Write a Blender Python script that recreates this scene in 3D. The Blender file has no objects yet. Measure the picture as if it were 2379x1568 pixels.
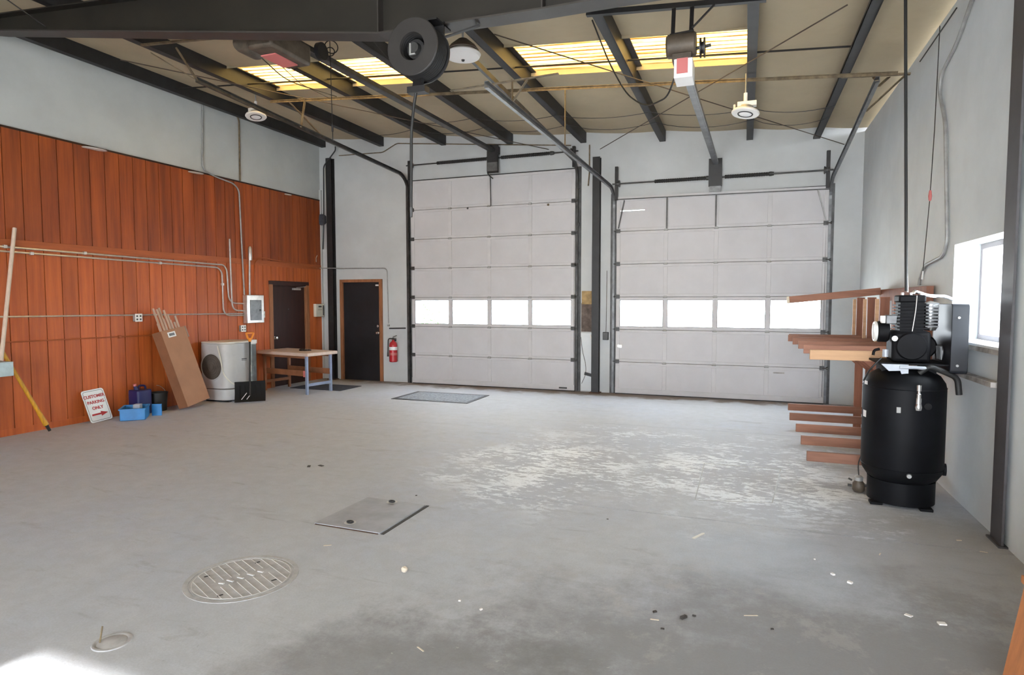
import bpy, math, random
from mathutils import Vector, Matrix
random.seed(7)
PI = math.pi
SC = bpy.context.scene
COL = SC.collection

# ------------------------------------------------------------------ camera
YAW, PITCH, ROLL = 0.35758, -0.05855, 0.00057
cam_d = bpy.data.cameras.new('camera')
cam_d.sensor_width = 36.0
cam_d.lens = 36.0 * 1448.56 / 2379.0
cam_d.clip_start = 0.05
cam_d.clip_end = 500
cam = bpy.data.objects.new('camera', cam_d)
COL.objects.link(cam)
Rz = Matrix.Rotation(YAW, 3, 'Z')
Rx = Matrix.Rotation(PITCH, 3, 'X')
Ry = Matrix.Rotation(ROLL, 3, 'Y')
cam.matrix_world = Matrix.Translation((0, 0, 1.66)) @ (Rz @ Rx @ Ry @ Matrix.Rotation(PI / 2, 3, 'X')).to_4x4()
SC.camera = cam

# ------------------------------------------------------------------ daylight
world = bpy.data.worlds.new('sky')
SC.world = world
world.use_nodes = True
wn = world.node_tree.nodes
wn.clear()
w_out = wn.new('ShaderNodeOutputWorld')
w_bg = wn.new('ShaderNodeBackground')
w_bg.inputs['Color'].default_value = (0.86, 0.915, 1.0, 1)      # bright hazy sky
w_bg.inputs['Strength'].default_value = 2.4
world.node_tree.links.new(w_bg.outputs[0], w_out.inputs[0])

sun_d = bpy.data.lights.new('sun', 'SUN')
sun_d.energy = 5.0
sun_d.color = (1.0, 0.99, 0.97)
sun_d.angle = math.radians(0.8)
sun = bpy.data.objects.new('sun', sun_d)
COL.objects.link(sun)
sun.rotation_euler = Vector((0.14, 8.98, -3.6)).to_track_quat('-Z', 'Y').to_euler()

SC.view_settings.view_transform = 'Standard'
SC.view_settings.look = 'None'
SC.view_settings.gamma = 1.0
SC.view_settings.use_curve_mapping = False
SC.view_settings.exposure = 3.5
SC.cycles.use_denoising = True
SC.cycles.use_adaptive_sampling = True
SC.cycles.adaptive_threshold = 0.02
SC.cycles.max_bounces = 9
SC.cycles.diffuse_bounces = 6
SC.cycles.transparent_max_bounces = 12
SC.cycles.sample_clamp_indirect = 12.0

# ------------------------------------------------------------------ room numbers
D = 11.11            # inner face of the back wall
XL, XR = -8.5, 1.68  # inner faces of the side walls
YR = -7.0            # inner face of the rear wall, behind the camera
SLOPE = 0.0708


def zc(x):           # underside of the purlins
    return 4.175 + SLOPE * (1.68 - x)


# ------------------------------------------------------------------ materials
MATS = {}


def mat(name, col, rough=0.6, metal=0.0, var=0.0, scale=4.0, stretch=(1, 1, 1), bump=0.0, bscale=None, col2=None,
        rnd=0.0, spec=0.5, ramp=(0.35, 0.65), detail=5.0):
    m = bpy.data.materials.new(name)
    m.use_nodes = True
    nt = m.node_tree
    b = nt.nodes['Principled BSDF']
    b.inputs['Roughness'].default_value = rough
    b.inputs['Metallic'].default_value = metal
    b.inputs['Specular IOR Level'].default_value = spec
    c = (*col, 1)
    b.inputs['Base Color'].default_value = c
    m.diffuse_color = c
    src = None
    if var or col2:
        tc = nt.nodes.new('ShaderNodeTexCoord')
        mp = nt.nodes.new('ShaderNodeMapping')
        mp.inputs['Scale'].default_value = stretch
        nz = nt.nodes.new('ShaderNodeTexNoise')
        nz.inputs['Scale'].default_value = scale
        nz.inputs['Detail'].default_value = detail
        nz.inputs['Roughness'].default_value = 0.62
        rp = nt.nodes.new('ShaderNodeValToRGB')
        rp.color_ramp.elements[0].position = ramp[0]
        rp.color_ramp.elements[1].position = ramp[1]
        a = tuple(x * (1 - var) for x in col)
        z = col2 if col2 else tuple(min(1, x * (1 + var)) for x in col)
        rp.color_ramp.elements[0].color = (*a, 1)
        rp.color_ramp.elements[1].color = (*z, 1)
        nt.links.new(tc.outputs['Object'], mp.inputs[0])
        nt.links.new(mp.outputs[0], nz.inputs['Vector'])
        nt.links.new(nz.outputs['Fac'], rp.inputs[0])
        src = rp.outputs[0]
        if bump:
            nb = nt.nodes.new('ShaderNodeTexNoise')
            nb.inputs['Scale'].default_value = bscale or scale * 6
            nb.inputs['Detail'].default_value = 4
            nt.links.new(mp.outputs[0], nb.inputs['Vector'])
            bp = nt.nodes.new('ShaderNodeBump')
            bp.inputs['Strength'].default_value = bump
            bp.inputs['Distance'].default_value = 0.02
            nt.links.new(nb.outputs['Fac'], bp.inputs['Height'])
            nt.links.new(bp.outputs[0], b.inputs['Normal'])
    if rnd:
        oi = nt.nodes.new('ShaderNodeObjectInfo')
        mr = nt.nodes.new('ShaderNodeMapRange')
        mr.inputs['To Min'].default_value = 1 - rnd
        mr.inputs['To Max'].default_value = 1 + rnd
        hs = nt.nodes.new('ShaderNodeHueSaturation')
        nt.links.new(oi.outputs['Random'], mr.inputs['Value'])
        nt.links.new(mr.outputs[0], hs.inputs['Value'])
        if src:
            nt.links.new(src, hs.inputs['Color'])
        else:
            hs.inputs['Color'].default_value = c
        src = hs.outputs[0]
    if src:
        nt.links.new(src, b.inputs['Base Color'])
    MATS[name] = m
    return m


mat('wall_paint', (0.47, 0.485, 0.47), 0.75, var=0.06, scale=1.3, bump=0.06, bscale=30)
mat('wall_paint_back', (0.51, 0.53, 0.535), 0.75, var=0.06, scale=1.3, bump=0.06, bscale=30)
mat('wall_paint_right', (0.64, 0.675, 0.69), 0.7, var=0.07, scale=1.1, bump=0.06, bscale=26)
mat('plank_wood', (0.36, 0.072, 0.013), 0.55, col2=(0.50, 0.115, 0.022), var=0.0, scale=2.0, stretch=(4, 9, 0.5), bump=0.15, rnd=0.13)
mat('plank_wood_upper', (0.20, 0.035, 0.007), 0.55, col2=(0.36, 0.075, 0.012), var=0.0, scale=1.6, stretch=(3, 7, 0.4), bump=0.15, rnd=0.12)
mat('ledger_wood', (0.36, 0.085, 0.02), 0.6, var=0.15, scale=3, stretch=(3, 0.6, 6))
mat('insulation', (0.43, 0.355, 0.235), 0.7, var=0.05, scale=1.4, bump=0.25, bscale=9)
mat('dark_steel', (0.015, 0.015, 0.016), 0.5, 0.0, var=0.3, scale=6)
mat('primer_steel', (0.011, 0.009, 0.006), 0.55, var=0.2, scale=3)
mat('flange_brown', (0.036, 0.031, 0.028), 0.5, var=0.15, scale=4)
mat('column_paint', (0.070, 0.066, 0.070), 0.45, var=0.12, scale=5)
mat('galvanised', (0.16, 0.165, 0.17), 0.42, 0.55, var=0.25, scale=9)
mat('track_steel', (0.065, 0.065, 0.064), 0.45, 0.5, var=0.35, scale=7)
mat('conduit_metal', (0.62, 0.60, 0.57), 0.35, 0.75, var=0.12, scale=12)
mat('conduit_grey', (0.33, 0.33, 0.32), 0.5, 0.4, var=0.15, scale=12)
mat('rusty_strut', (0.16, 0.12, 0.07), 0.6, 0.2, var=0.4, scale=12)
mat('door_white', (0.53, 0.525, 0.54), 0.7, var=0.035, scale=2.2, bump=0.04, bscale=20)
mat('door_stile', (0.53, 0.525, 0.535), 0.7, var=0.05, scale=3)
mat('gasket', (0.05, 0.05, 0.05), 0.7)
mat('black_door', (0.010, 0.010, 0.013), 0.45, var=0.3, scale=3)
mat('brown_door', (0.026, 0.007, 0.005), 0.5, var=0.25, scale=4, stretch=(3, 3, 0.4))
mat('stained_frame', (0.30, 0.12, 0.05), 0.6, var=0.2, scale=5, stretch=(3, 3, 0.5))
mat('lumber', (0.26, 0.115, 0.070), 0.65, var=0.18, scale=4, stretch=(0.5, 6, 6), rnd=0.10)
mat('crate_wood', (0.52, 0.19, 0.06), 0.65, var=0.15, scale=4, stretch=(4, 4, 0.6))
mat('lumber_pale', (0.55, 0.33, 0.18), 0.65, var=0.12, scale=4, stretch=(0.5, 6, 6), rnd=0.05)
mat('lumber_upright', (0.26, 0.10, 0.057), 0.65, var=0.18, scale=4, stretch=(6, 6, 0.5), rnd=0.10)
mat('tank_black', (0.004, 0.0045, 0.006), 0.55, var=0.3, scale=5, spec=0.15)
mat('cast_black', (0.004, 0.004, 0.005), 0.6, var=0.3, scale=14, spec=0.15)
mat('guard_blue_black', (0.009, 0.011, 0.016), 0.45, var=0.15, scale=6)
mat('bright_metal', (0.70, 0.70, 0.70), 0.25, 0.9)
mat('plate_grey', (0.42, 0.45, 0.50), 0.5, 0.2, var=0.12, scale=8)
mat('rubber', (0.012, 0.012, 0.012), 0.6)
mat('white_plastic', (0.75, 0.74, 0.70), 0.4)
mat('cream_plastic', (0.62, 0.60, 0.52), 0.45)
mat('red_paint', (0.45, 0.02, 0.03), 0.35)
mat('label_white', (0.78, 0.77, 0.76), 0.5)
mat('label_red', (0.55, 0.16, 0.15), 0.5)
mat('motor_tan', (0.085, 0.066, 0.048), 0.55, 0.2, var=0.3, scale=8)
mat('reel_grey', (0.024, 0.022, 0.021), 0.5, 0.1, var=0.15, scale=6)
mat('reel_black', (0.010, 0.010, 0.011), 0.5)
mat('cardboard', (0.36, 0.185, 0.105), 0.8, var=0.07, scale=3)
mat('cardboard_dark', (0.24, 0.10, 0.045), 0.8, var=0.1, scale=3)
mat('stick_wood', (0.50, 0.34, 0.25), 0.7, var=0.15, scale=6, stretch=(6, 6, 0.6), rnd=0.15)
mat('ac_white', (0.46, 0.46, 0.45), 0.45, var=0.08, scale=2.5)
mat('ac_dark', (0.10, 0.085, 0.07), 0.7, var=0.2, scale=8)
mat('fin_metal', (0.42, 0.47, 0.46), 0.4, 0.5, var=0.25, scale=12)
mat('orange_plastic', (0.80, 0.27, 0.03), 0.4)
mat('shovel_black', (0.008, 0.008, 0.008), 0.7, spec=0.2)
mat('pole_wood', (0.62, 0.49, 0.38), 0.5, var=0.1, scale=6, stretch=(8, 8, 1))
mat('yellow_paint', (0.52, 0.26, 0.012), 0.4, var=0.2, scale=7, stretch=(6, 6, 1))
mat('pale_blue_paint', (0.42, 0.52, 0.54), 0.6, var=0.12, scale=6)
mat('tote_blue', (0.02, 0.20, 0.50), 0.4, var=0.1, scale=6)
mat('navy_plastic', (0.012, 0.016, 0.09), 0.4)
mat('blue_grey_steel', (0.24, 0.29, 0.40), 0.45, 0.2, var=0.1, scale=8)
mat('table_wood', (0.56, 0.44, 0.36), 0.6, var=0.1, scale=3, stretch=(1, 6, 4))
mat('table_brown', (0.25, 0.10, 0.045), 0.6, var=0.2, scale=4)
mat('mat_dark', (0.05, 0.055, 0.07), 0.9, var=0.3, scale=25)
mat('mat_grey', (0.30, 0.33, 0.37), 0.95, var=0.3, scale=30, bump=0.5, bscale=120)
mat('hatch_steel', (0.39, 0.405, 0.44), 0.5, 0.15, var=0.12, scale=5)
mat('cast_iron', (0.45, 0.45, 0.455), 0.65, 0.1, var=0.15, scale=12)
mat('cast_iron_worn', (0.62, 0.62, 0.61), 0.5, 0.1)
mat('rust', (0.07, 0.03, 0.015), 0.8, var=0.4, scale=20)
mat('insul_foam', (0.36, 0.25, 0.12), 0.9, var=0.3, scale=9)
mat('bare_board', (0.13, 0.10, 0.085), 0.9, var=0.45, scale=8)
mat('wire_black', (0.012, 0.011, 0.010), 0.6)
mat('wire_brown', (0.07, 0.05, 0.035), 0.6)
mat('chip_pale', (0.66, 0.58, 0.46), 0.8)
mat('chip_dark', (0.05, 0.045, 0.04), 0.8)
mat('paper', (0.80, 0.78, 0.74), 0.8)
mat('sign_face', (0.72, 0.75, 0.75), 0.4)
mat('sign_red', (0.42, 0.03, 0.035), 0.45)
mat('sign_black', (0.02, 0.02, 0.022), 0.45)
mat('window_metal', (0.30, 0.27, 0.28), 0.5, 0.3)
mat('ledge_dirty', (0.30, 0.28, 0.26), 0.8, var=0.4, scale=7)
mat('exterior_ground', (0.62, 0.60, 0.56), 0.9, var=0.1, scale=0.6)
mat('roof_metal', (0.40, 0.40, 0.40), 0.5, 0.3)
mat('leaf', (0.10, 0.20, 0.08), 0.8, var=0.3, scale=4)
mat('foliage_bark', (0.15, 0.10, 0.07), 0.9)


def glass_mat(name, tint, gloss):
    m = bpy.data.materials.new(name)
    m.use_nodes = True
    nt = m.node_tree
    nt.nodes.clear()
    o = nt.nodes.new('ShaderNodeOutputMaterial')
    t = nt.nodes.new('ShaderNodeBsdfTransparent')
    t.inputs[0].default_value = (*tint, 1)
    g = nt.nodes.new('ShaderNodeBsdfGlossy')
    g.inputs['Roughness'].default_value = 0.03
    x = nt.nodes.new('ShaderNodeMixShader')
    x.inputs[0].default_value = gloss
    nt.links.new(t.outputs[0], x.inputs[1])
    nt.links.new(g.outputs[0], x.inputs[2])
    nt.links.new(x.outputs[0], o.inputs[0])
    MATS[name] = m


glass_mat('window_glass', (0.95, 0.97, 0.97), 0.06)


def skylight_mat():
    m = bpy.data.materials.new('aged_fibreglass')
    m.use_nodes = True
    nt = m.node_tree
    nt.nodes.clear()
    o = nt.nodes.new('ShaderNodeOutputMaterial')
    t = nt.nodes.new('ShaderNodeBsdfTranslucent')
    d = nt.nodes.new('ShaderNodeBsdfDiffuse')
    d.inputs[0].default_value = (0.45, 0.30, 0.12, 1)
    x = nt.nodes.new('ShaderNodeMixShader')
    x.inputs[0].default_value = 0.25
    tc = nt.nodes.new('ShaderNodeTexCoord')
    mp = nt.nodes.new('ShaderNodeMapping')
    mp.inputs['Scale'].default_value = (0.7, 22, 1)
    nz = nt.nodes.new('ShaderNodeTexNoise')
    nz.inputs['Scale'].default_value = 1.6
    nz.inputs['Detail'].default_value = 6
    nz.inputs['Roughness'].default_value = 0.7
    rp = nt.nodes.new('ShaderNodeValToRGB')
    e = rp.color_ramp.elements
    e[0].position = 0.40
    e[0].color = (0.30, 0.16, 0.03, 1)
    e[1].position = 0.54
    e[1].color = (0.40, 0.27, 0.085, 1)
    nt.links.new(tc.outputs['Object'], mp.inputs[0])
    nt.links.new(mp.outputs[0], nz.inputs['Vector'])
    nt.links.new(nz.outputs['Fac'], rp.inputs[0])
    sx = nt.nodes.new('ShaderNodeSeparateXYZ')
    nt.links.new(tc.outputs['Object'], sx.inputs[0])
    def mm(op, a, b):
        q = nt.nodes.new('ShaderNodeMath')
        q.operation = op
        for k, v in enumerate((a, b)):
            if isinstance(v, (int, float)):
                q.inputs[k].default_value = v
            else:
                nt.links.new(v, q.inputs[k])
        return q.outputs[0]
    ph = mm('MULTIPLY', mm('SUBTRACT', sx.outputs['Y'], 6.96), 2 * PI * 10 / 1.12)
    cs = mm('COSINE', ph, 0.0)
    dirt = nt.nodes.new('ShaderNodeMapRange')          # grime lies in the valleys of the corrugation
    dirt.inputs['From Min'].default_value = -0.35
    dirt.inputs['From Max'].default_value = -0.95
    nt.links.new(mm('ADD', cs, mm('MULTIPLY', mm('SUBTRACT', nz.outputs['Fac'], 0.5), 2.2)), dirt.inputs['Value'])
    mx = nt.nodes.new('ShaderNodeMixRGB')
    mx.inputs[2].default_value = (0.055, 0.016, 0.002, 1)
    nt.links.new(dirt.outputs[0], mx.inputs[0])
    nt.links.new(rp.outputs[0], mx.inputs[1])
    rp = mx
    nt.links.new(rp.outputs[0], t.inputs[0])
    nt.links.new(t.outputs[0], x.inputs[1])
    nt.links.new(d.outputs[0], x.inputs[2])
    nt.links.new(x.outputs[0], o.inputs[0])
    MATS['aged_fibreglass'] = m


skylight_mat()


def floor_mat():
    m = bpy.data.materials.new('concrete')
    m.use_nodes = True
    nt = m.node_tree
    N, Lk = nt.nodes, nt.links
    b = N['Principled BSDF']
    b.inputs['Specular IOR Level'].default_value = 0.22
    tc = N.new('ShaderNodeTexCoord')
    OB = tc.outputs['Object']

    def noise(scale, detail=5, rough=0.6, stretch=(1, 1, 1), dist=0.0, rot=0.0):
        mp = N.new('ShaderNodeMapping')
        mp.inputs['Scale'].default_value = stretch
        mp.inputs['Rotation'].default_value = (0, 0, rot)
        nz = N.new('ShaderNodeTexNoise')
        nz.inputs['Scale'].default_value = scale
        nz.inputs['Detail'].default_value = detail
        nz.inputs['Roughness'].default_value = rough
        nz.inputs['Distortion'].default_value = dist
        Lk.new(OB, mp.inputs[0])
        Lk.new(mp.outputs[0], nz.inputs['Vector'])
        return nz.outputs['Fac']

    def ramp(v, a, bb):
        r = N.new('ShaderNodeMapRange')
        r.interpolation_type = 'SMOOTHSTEP'
        r.inputs['From Min'].default_value = a
        r.inputs['From Max'].default_value = bb
        Lk.new(v, r.inputs['Value'])
        return r.outputs[0]

    def mth(op, a, bb):
        n = N.new('ShaderNodeMath')
        n.operation = op
        for i, q in enumerate((a, bb)):
            if isinstance(q, (int, float)):
                n.inputs[i].default_value = q
            else:
                Lk.new(q, n.inputs[i])
        return n.outputs[0]

    def mix(f, a, bb):
        n = N.new('ShaderNodeMix')
        n.data_type = 'RGBA'
        Lk.new(f, n.inputs['Factor'])
        for nm, q in (('A', a), ('B', bb)):
            s = [i for i in n.inputs if i.name == nm and i.type == 'RGBA'][0]
            if isinstance(q, tuple):
                s.default_value = (*q, 1)
            else:
                Lk.new(q, s)
        return [o for o in n.outputs if o.type == 'RGBA'][0]

    def blob(cx, cy, rx, ry, wob, inner=0.75):     # a patch with a ragged outline round (cx, cy)
        mp = N.new('ShaderNodeMapping')
        mp.inputs['Location'].default_value = (-cx / rx, -cy / ry, 0)
        mp.inputs['Scale'].default_value = (1 / rx, 1 / ry, 0)
        Lk.new(OB, mp.inputs[0])
        ln = N.new('ShaderNodeVectorMath')
        ln.operation = 'LENGTH'
        Lk.new(mp.outputs[0], ln.inputs[0])
        d = mth('ADD', ln.outputs['Value'], mth('MULTIPLY', mth('SUBTRACT', wob, 0.5), 1.5))
        n = N.new('ShaderNodeMapRange')
        n.interpolation_type = 'SMOOTHSTEP'
        n.inputs['From Min'].default_value = 1.15
        n.inputs['From Max'].default_value = inner
        Lk.new(d, n.inputs['Value'])
        return n.outputs[0]

    mott = noise(7.5, 10, 0.72)
    patchy = noise(1.7, 9, 0.72, (1.2, 1, 1), 0.3)
    big = noise(0.55, 4, 0.55)
    mid = noise(2.2, 6, 0.65)
    fine = noise(28, 4, 0.7)
    grit = noise(90, 2, 0.5)
    c = mix(ramp(big, 0.35, 0.65), (0.51, 0.53, 0.56), (0.50, 0.535, 0.61))
    c = mix(mth('MULTIPLY', ramp(mid, 0.42, 0.62), 0.45), c, (0.57, 0.58, 0.60))
    c = mix(mth('MULTIPLY', ramp(mott, 0.40, 0.60), 0.22), c, (0.38, 0.385, 0.39))
    # grime on the worn part of the slab in front of the rear door
    w1 = noise(1.5, 10, 0.76)
    c = mix(mth('MULTIPLY', blob(1.2, 2.4, 2.9, 1.9, w1, 0.55), 0.72), c, (0.20, 0.195, 0.195))
    c = mix(mth('MULTIPLY', blob(-1.2, 2.2, 1.0, 0.7, w1, 0.6), 0.55), c, (0.17, 0.16, 0.155))
    c = mix(mth('MULTIPLY', blob(1.3, 4.7, 1.2, 1.0, w1, 0.5), 0.45), c, (0.24, 0.22, 0.20))
    streak = noise(3.0, 6, 0.7, (0.5, 2.2, 1), 0.6, 0.5)
    c = mix(mth('MULTIPLY', ramp(streak, 0.56, 0.70), 0.30), c, (0.24, 0.235, 0.23))
    # bluish sheen of the floor, painted into the colour as a pale patch
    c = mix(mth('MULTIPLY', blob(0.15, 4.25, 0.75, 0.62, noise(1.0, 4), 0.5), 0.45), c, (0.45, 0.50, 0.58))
    # worn white paint in front of the big doors
    flake = mth('ADD', mth('MULTIPLY', noise(11, 12, 0.75, (0.75, 1.5, 1), 0.0, 0.45), 0.6), mth('MULTIPLY', noise(1.6, 8, 0.7, (1, 1.3, 1), 0.0, 0.2), 0.4))
    area = mth('MAXIMUM', blob(-1.85, 5.95, 1.2, 1.5, noise(1.1, 5), 0.35), blob(-0.05, 6.2, 1.3, 1.5, noise(1.3, 5), 0.35))
    area2 = blob(-0.6, 7.3, 2.6, 1.2, noise(0.9, 4), 0.2)
    paint = mth('MULTIPLY', ramp(flake, 0.492, 0.535), area)
    paint2 = mth('MULTIPLY', ramp(flake, 0.52, 0.56), mth('MULTIPLY', area2, 0.7))
    pm = mth('MAXIMUM', paint, paint2)
    c = mix(mth('MULTIPLY', mth('MAXIMUM', area, area2), 0.40), c, (0.45, 0.49, 0.58))
    c = mix(mth('MULTIPLY', pm, 0.95), c, (0.90, 0.95, 1.0))
    flake2 = noise(9, 8, 0.75, (1, 1.6, 1), 1.2, 0.4)
    c = mix(mth('MULTIPLY', mth('MULTIPLY', ramp(flake2, 0.64, 0.70), blob(-1.3, 2.7, 1.9, 0.9, w1, 0.4)), 0.6), c, (0.66, 0.65, 0.62))
    # dirt gathered in front of the doors
    c = mix(mth('MULTIPLY', blob(-2.5, 11.35, 7.0, 0.7, noise(2.5, 6), 0.75), 0.85), c, (0.17, 0.12, 0.085))
    c = mix(mth('MULTIPLY', mth('MULTIPLY', ramp(patchy, 0.53, 0.60), blob(0.3, 2.9, 3.2, 1.7, w1, 0.4)), 0.30), c, (0.50, 0.48, 0.46))
    # specks
    c = mix(mth('MULTIPLY', ramp(fine, 0.66, 0.74), 0.35), c, (0.15, 0.14, 0.13))
    c = mix(mth('MULTIPLY', ramp(grit, 0.30, 0.70), 0.12), c, (0.20, 0.20, 0.20))
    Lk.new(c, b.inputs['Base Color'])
    rr = N.new('ShaderNodeMapRange')
    rr.inputs['To Min'].default_value = 0.50
    rr.inputs['To Max'].default_value = 0.75
    Lk.new(mid, rr.inputs['Value'])
    Lk.new(rr.outputs[0], b.inputs['Roughness'])
    bp = N.new('ShaderNodeBump')
    bp.inputs['Strength'].default_value = 0.12
    bp.inputs['Distance'].default_value = 0.01
    Lk.new(fine, bp.inputs['Height'])
    Lk.new(bp.outputs[0], b.inputs['Normal'])
    MATS['concrete'] = m


floor_mat()
mat('joint_dark', (0.05, 0.045, 0.04), 0.9)

# ------------------------------------------------------------------ mesh helpers
V = Vector


class G:
    def __init__(s):
        s.v, s.f = [], []

    def add(s, vs, fs):
        n = len(s.v)
        s.v += [tuple(x) for x in vs]
        s.f += [tuple(i + n for i in f) for f in fs]
        return s

    def obox(s, c, a, b, d):               # centre and three half-vectors
        c, a, b, d = V(c), V(a), V(b), V(d)
        if a.cross(b).dot(d) < 0:
            a = -a
        vs = [c + i * a + j * b + k * d for k in (-1, 1) for j in (-1, 1) for i in (-1, 1)]
        return s.add(vs, [(0, 2, 3, 1), (4, 5, 7, 6), (0, 1, 5, 4), (2, 6, 7, 3), (0, 4, 6, 2), (1, 3, 7, 5)])

    def box(s, x0, x1, y0, y1, z0, z1):
        return s.obox(((x0 + x1) / 2, (y0 + y1) / 2, (z0 + z1) / 2), ((x1 - x0) / 2, 0, 0), (0, (y1 - y0) / 2, 0), (0, 0, (z1 - z0) / 2))

    def bar(s, p, q, w, t, up=(0, 0, 1)):  # a bar from p to q, w along "side", t along "up"
        p, q = V(p), V(q)
        d = (q - p)
        u = V(up)
        side = d.cross(u)
        if side.length < 1e-6:
            side = d.cross(V((1, 0, 0)))
        side.normalize()
        u = side.cross(d).normalized()
        return s.obox((p + q) / 2, side * w / 2, d / 2, u * t / 2)

    def tube(s, pts, r, n=8, cap=True):
        pts = [V(p) for p in pts]
        rs = r if isinstance(r, (list, tuple)) else [r] * len(pts)
        tan = []
        for i in range(len(pts)):
            a = pts[max(i - 1, 0)]
            b = pts[min(i + 1, len(pts) - 1)]
            tan.append((b - a).normalized())
        ref = V((0, 0, 1)) if abs(tan[0].z) < 0.9 else V((1, 0, 0))
        nrm = (ref - tan[0] * ref.dot(tan[0])).normalized()
        vs, fs = [], []
        for i, p in enumerate(pts):
            nrm = (nrm - tan[i] * nrm.dot(tan[i])).normalized()
            bi = tan[i].cross(nrm)
            for k in range(n):
                a = 2 * PI * k / n
                vs.append(p + (nrm * math.cos(a) + bi * math.sin(a)) * rs[i])
        for i in range(len(pts) - 1):
            for k in range(n):
                fs.append((i * n + k, i * n + (k + 1) % n, (i + 1) * n + (k + 1) % n, (i + 1) * n + k))
        if cap:
            fs.append(tuple(range(n - 1, -1, -1)))
            m = (len(pts) - 1) * n
            fs.append(tuple(m + k for k in range(n)))
        return s.add(vs, fs)

    def cyl(s, p, q, r, n=16, r2=None):
        return s.tube([p, q], [r, r if r2 is None else r2], n)

    def lathe(s, prof, c, axis=(0, 0, 1), n=24):   # profile of (radius, height) along the axis, closed at r=0 ends
        ax = V(axis).normalized()
        ref = V((1, 0, 0)) if abs(ax.x) < 0.9 else V((0, 1, 0))
        u = (ref - ax * ref.dot(ax)).normalized()
        w = ax.cross(u)
        c = V(c)
        vs, fs = [], []
        for r, h in prof:
            for k in range(n):
                a = 2 * PI * k / n
                vs.append(c + ax * h + (u * math.cos(a) + w * math.sin(a)) * max(r, 1e-4))
        for i in range(len(prof) - 1):
            for k in range(n):
                fs.append((i * n + k, i * n + (k + 1) % n, (i + 1) * n + (k + 1) % n, (i + 1) * n + k))
        return s.add(vs, fs)

    def prism(s, poly, o, u, v, w):        # polygon of (a, b) in the plane o + a*u + b*v, extruded by w
        o, u, v, w = V(o), V(u), V(v), V(w)
        if u.cross(v).dot(w) < 0:
            poly = poly[::-1]
        n = len(poly)
        vs = [o + a * u + b * v for a, b in poly] + [o + a * u + b * v + w for a, b in poly]
        fs = [tuple(range(n - 1, -1, -1)), tuple(range(n, 2 * n))]
        fs += [(i, (i + 1) % n, n + (i + 1) % n, n + i) for i in range(n)]
        return s.add(vs, fs)

    def torus(s, c, axis, R, r, n=28, m=8, a0=0.0, a1=2 * PI):
        ax = V(axis).normalized()
        ref = V((1, 0, 0)) if abs(ax.x) < 0.9 else V((0, 1, 0))
        u = (ref - ax * ref.dot(ax)).normalized()
        w = ax.cross(u)
        c = V(c)
        full = abs(a1 - a0 - 2 * PI) < 1e-6
        if full:
            vs, fs = [], []
            for i in range(n):
                a = 2 * PI * i / n
                e = u * math.cos(a) + w * math.sin(a)
                for k in range(m):
                    b = 2 * PI * k / m
                    vs.append(c + e * (R + r * math.cos(b)) + ax * r * math.sin(b))
            for i in range(n):
                for k in range(m):
                    fs.append((i * m + k, ((i + 1) % n) * m + k, ((i + 1) % n) * m + (k + 1) % m, i * m + (k + 1) % m))
            return s.add(vs, fs)
        return s.tube([c + (u * math.cos(a0 + (a1 - a0) * i / n) + w * math.sin(a0 + (a1 - a0) * i / n)) * R for i in range(n + 1)], r, m)


def rrect(w, h, r, n=5):
    pts = []
    for cx, cy, a in ((w / 2 - r, h / 2 - r, 0), (-w / 2 + r, h / 2 - r, 90), (-w / 2 + r, -h / 2 + r, 180), (w / 2 - r, -h / 2 + r, 270)):
        for i in range(n + 1):
            t = math.radians(a + 90 * i / n)
            pts.append((cx + r * math.cos(t), cy + r * math.sin(t)))
    return pts


def fillet(pts, r=0.1, n=5):
    pts = [V(p) for p in pts]
    out = [pts[0]]
    for i in range(1, len(pts) - 1):
        a, b, c = pts[i - 1], pts[i], pts[i + 1]
        d1, d2 = (a - b), (c - b)
        k = min(r, d1.length * 0.45, d2.length * 0.45)
        p, q = b + d1.normalized() * k, b + d2.normalized() * k
        for j in range(n + 1):
            t = j / n
            out.append(p * (1 - t) ** 2 + b * 2 * t * (1 - t) + q * t * t)
    out.append(pts[-1])
    return out


def sag(p, q, s, n=12):
    p, q = V(p), V(q)
    return [p.lerp(q, i / n) - V((0, 0, 4 * s * (i / n) * (1 - i / n))) for i in range(n + 1)]


def mesh_of(g, name, m, smooth=True):
    me = bpy.data.meshes.new(name)
    me.from_pydata(g.v, [], g.f)
    me.materials.append(MATS[m])
    if smooth:
        me.polygons.foreach_set('use_smooth', [True] * len(me.polygons))
        me.set_sharp_from_angle(angle=math.radians(38))
    me.update()
    return me


def link(name, me, parent=None, bev=0.0):
    o = bpy.data.objects.new(name, me)
    COL.objects.link(o)
    if parent:
        o.parent = parent
        o.matrix_parent_inverse = Matrix.Translation(-parent['_base']) if '_base' in parent else Matrix.Translation(-V(parent.location))
    if bev:
        bm = o.modifiers.new('bevel', 'BEVEL')
        bm.width = bev
        bm.segments = 2
        bm.limit_method = 'ANGLE'
        bm.angle_limit = math.radians(50)
    return o


def part(name, g, m, parent, bev=0.0, label=None, smooth=True):
    o = link(name, mesh_of(g, name, m, smooth), None, bev)
    o.parent = parent
    top = parent
    off = V((0, 0, 0))
    while top is not None:
        off += V(top.location)
        top = top.parent
    # meshes are written in room coordinates, so undo what the chain of parents adds
    o.matrix_parent_inverse = Matrix.Translation(-BASE.get(parent.name, V((0, 0, 0))))
    BASE[o.name] = V((0, 0, 0))
    if label:
        o['label'] = label
    return o


BASE = {}


def tag(o, label, cat, group=None, kind=None):
    o['label'] = label
    o['category'] = cat
    if group:
        o['group'] = group
    if kind:
        o['kind'] = kind
    return o


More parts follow.
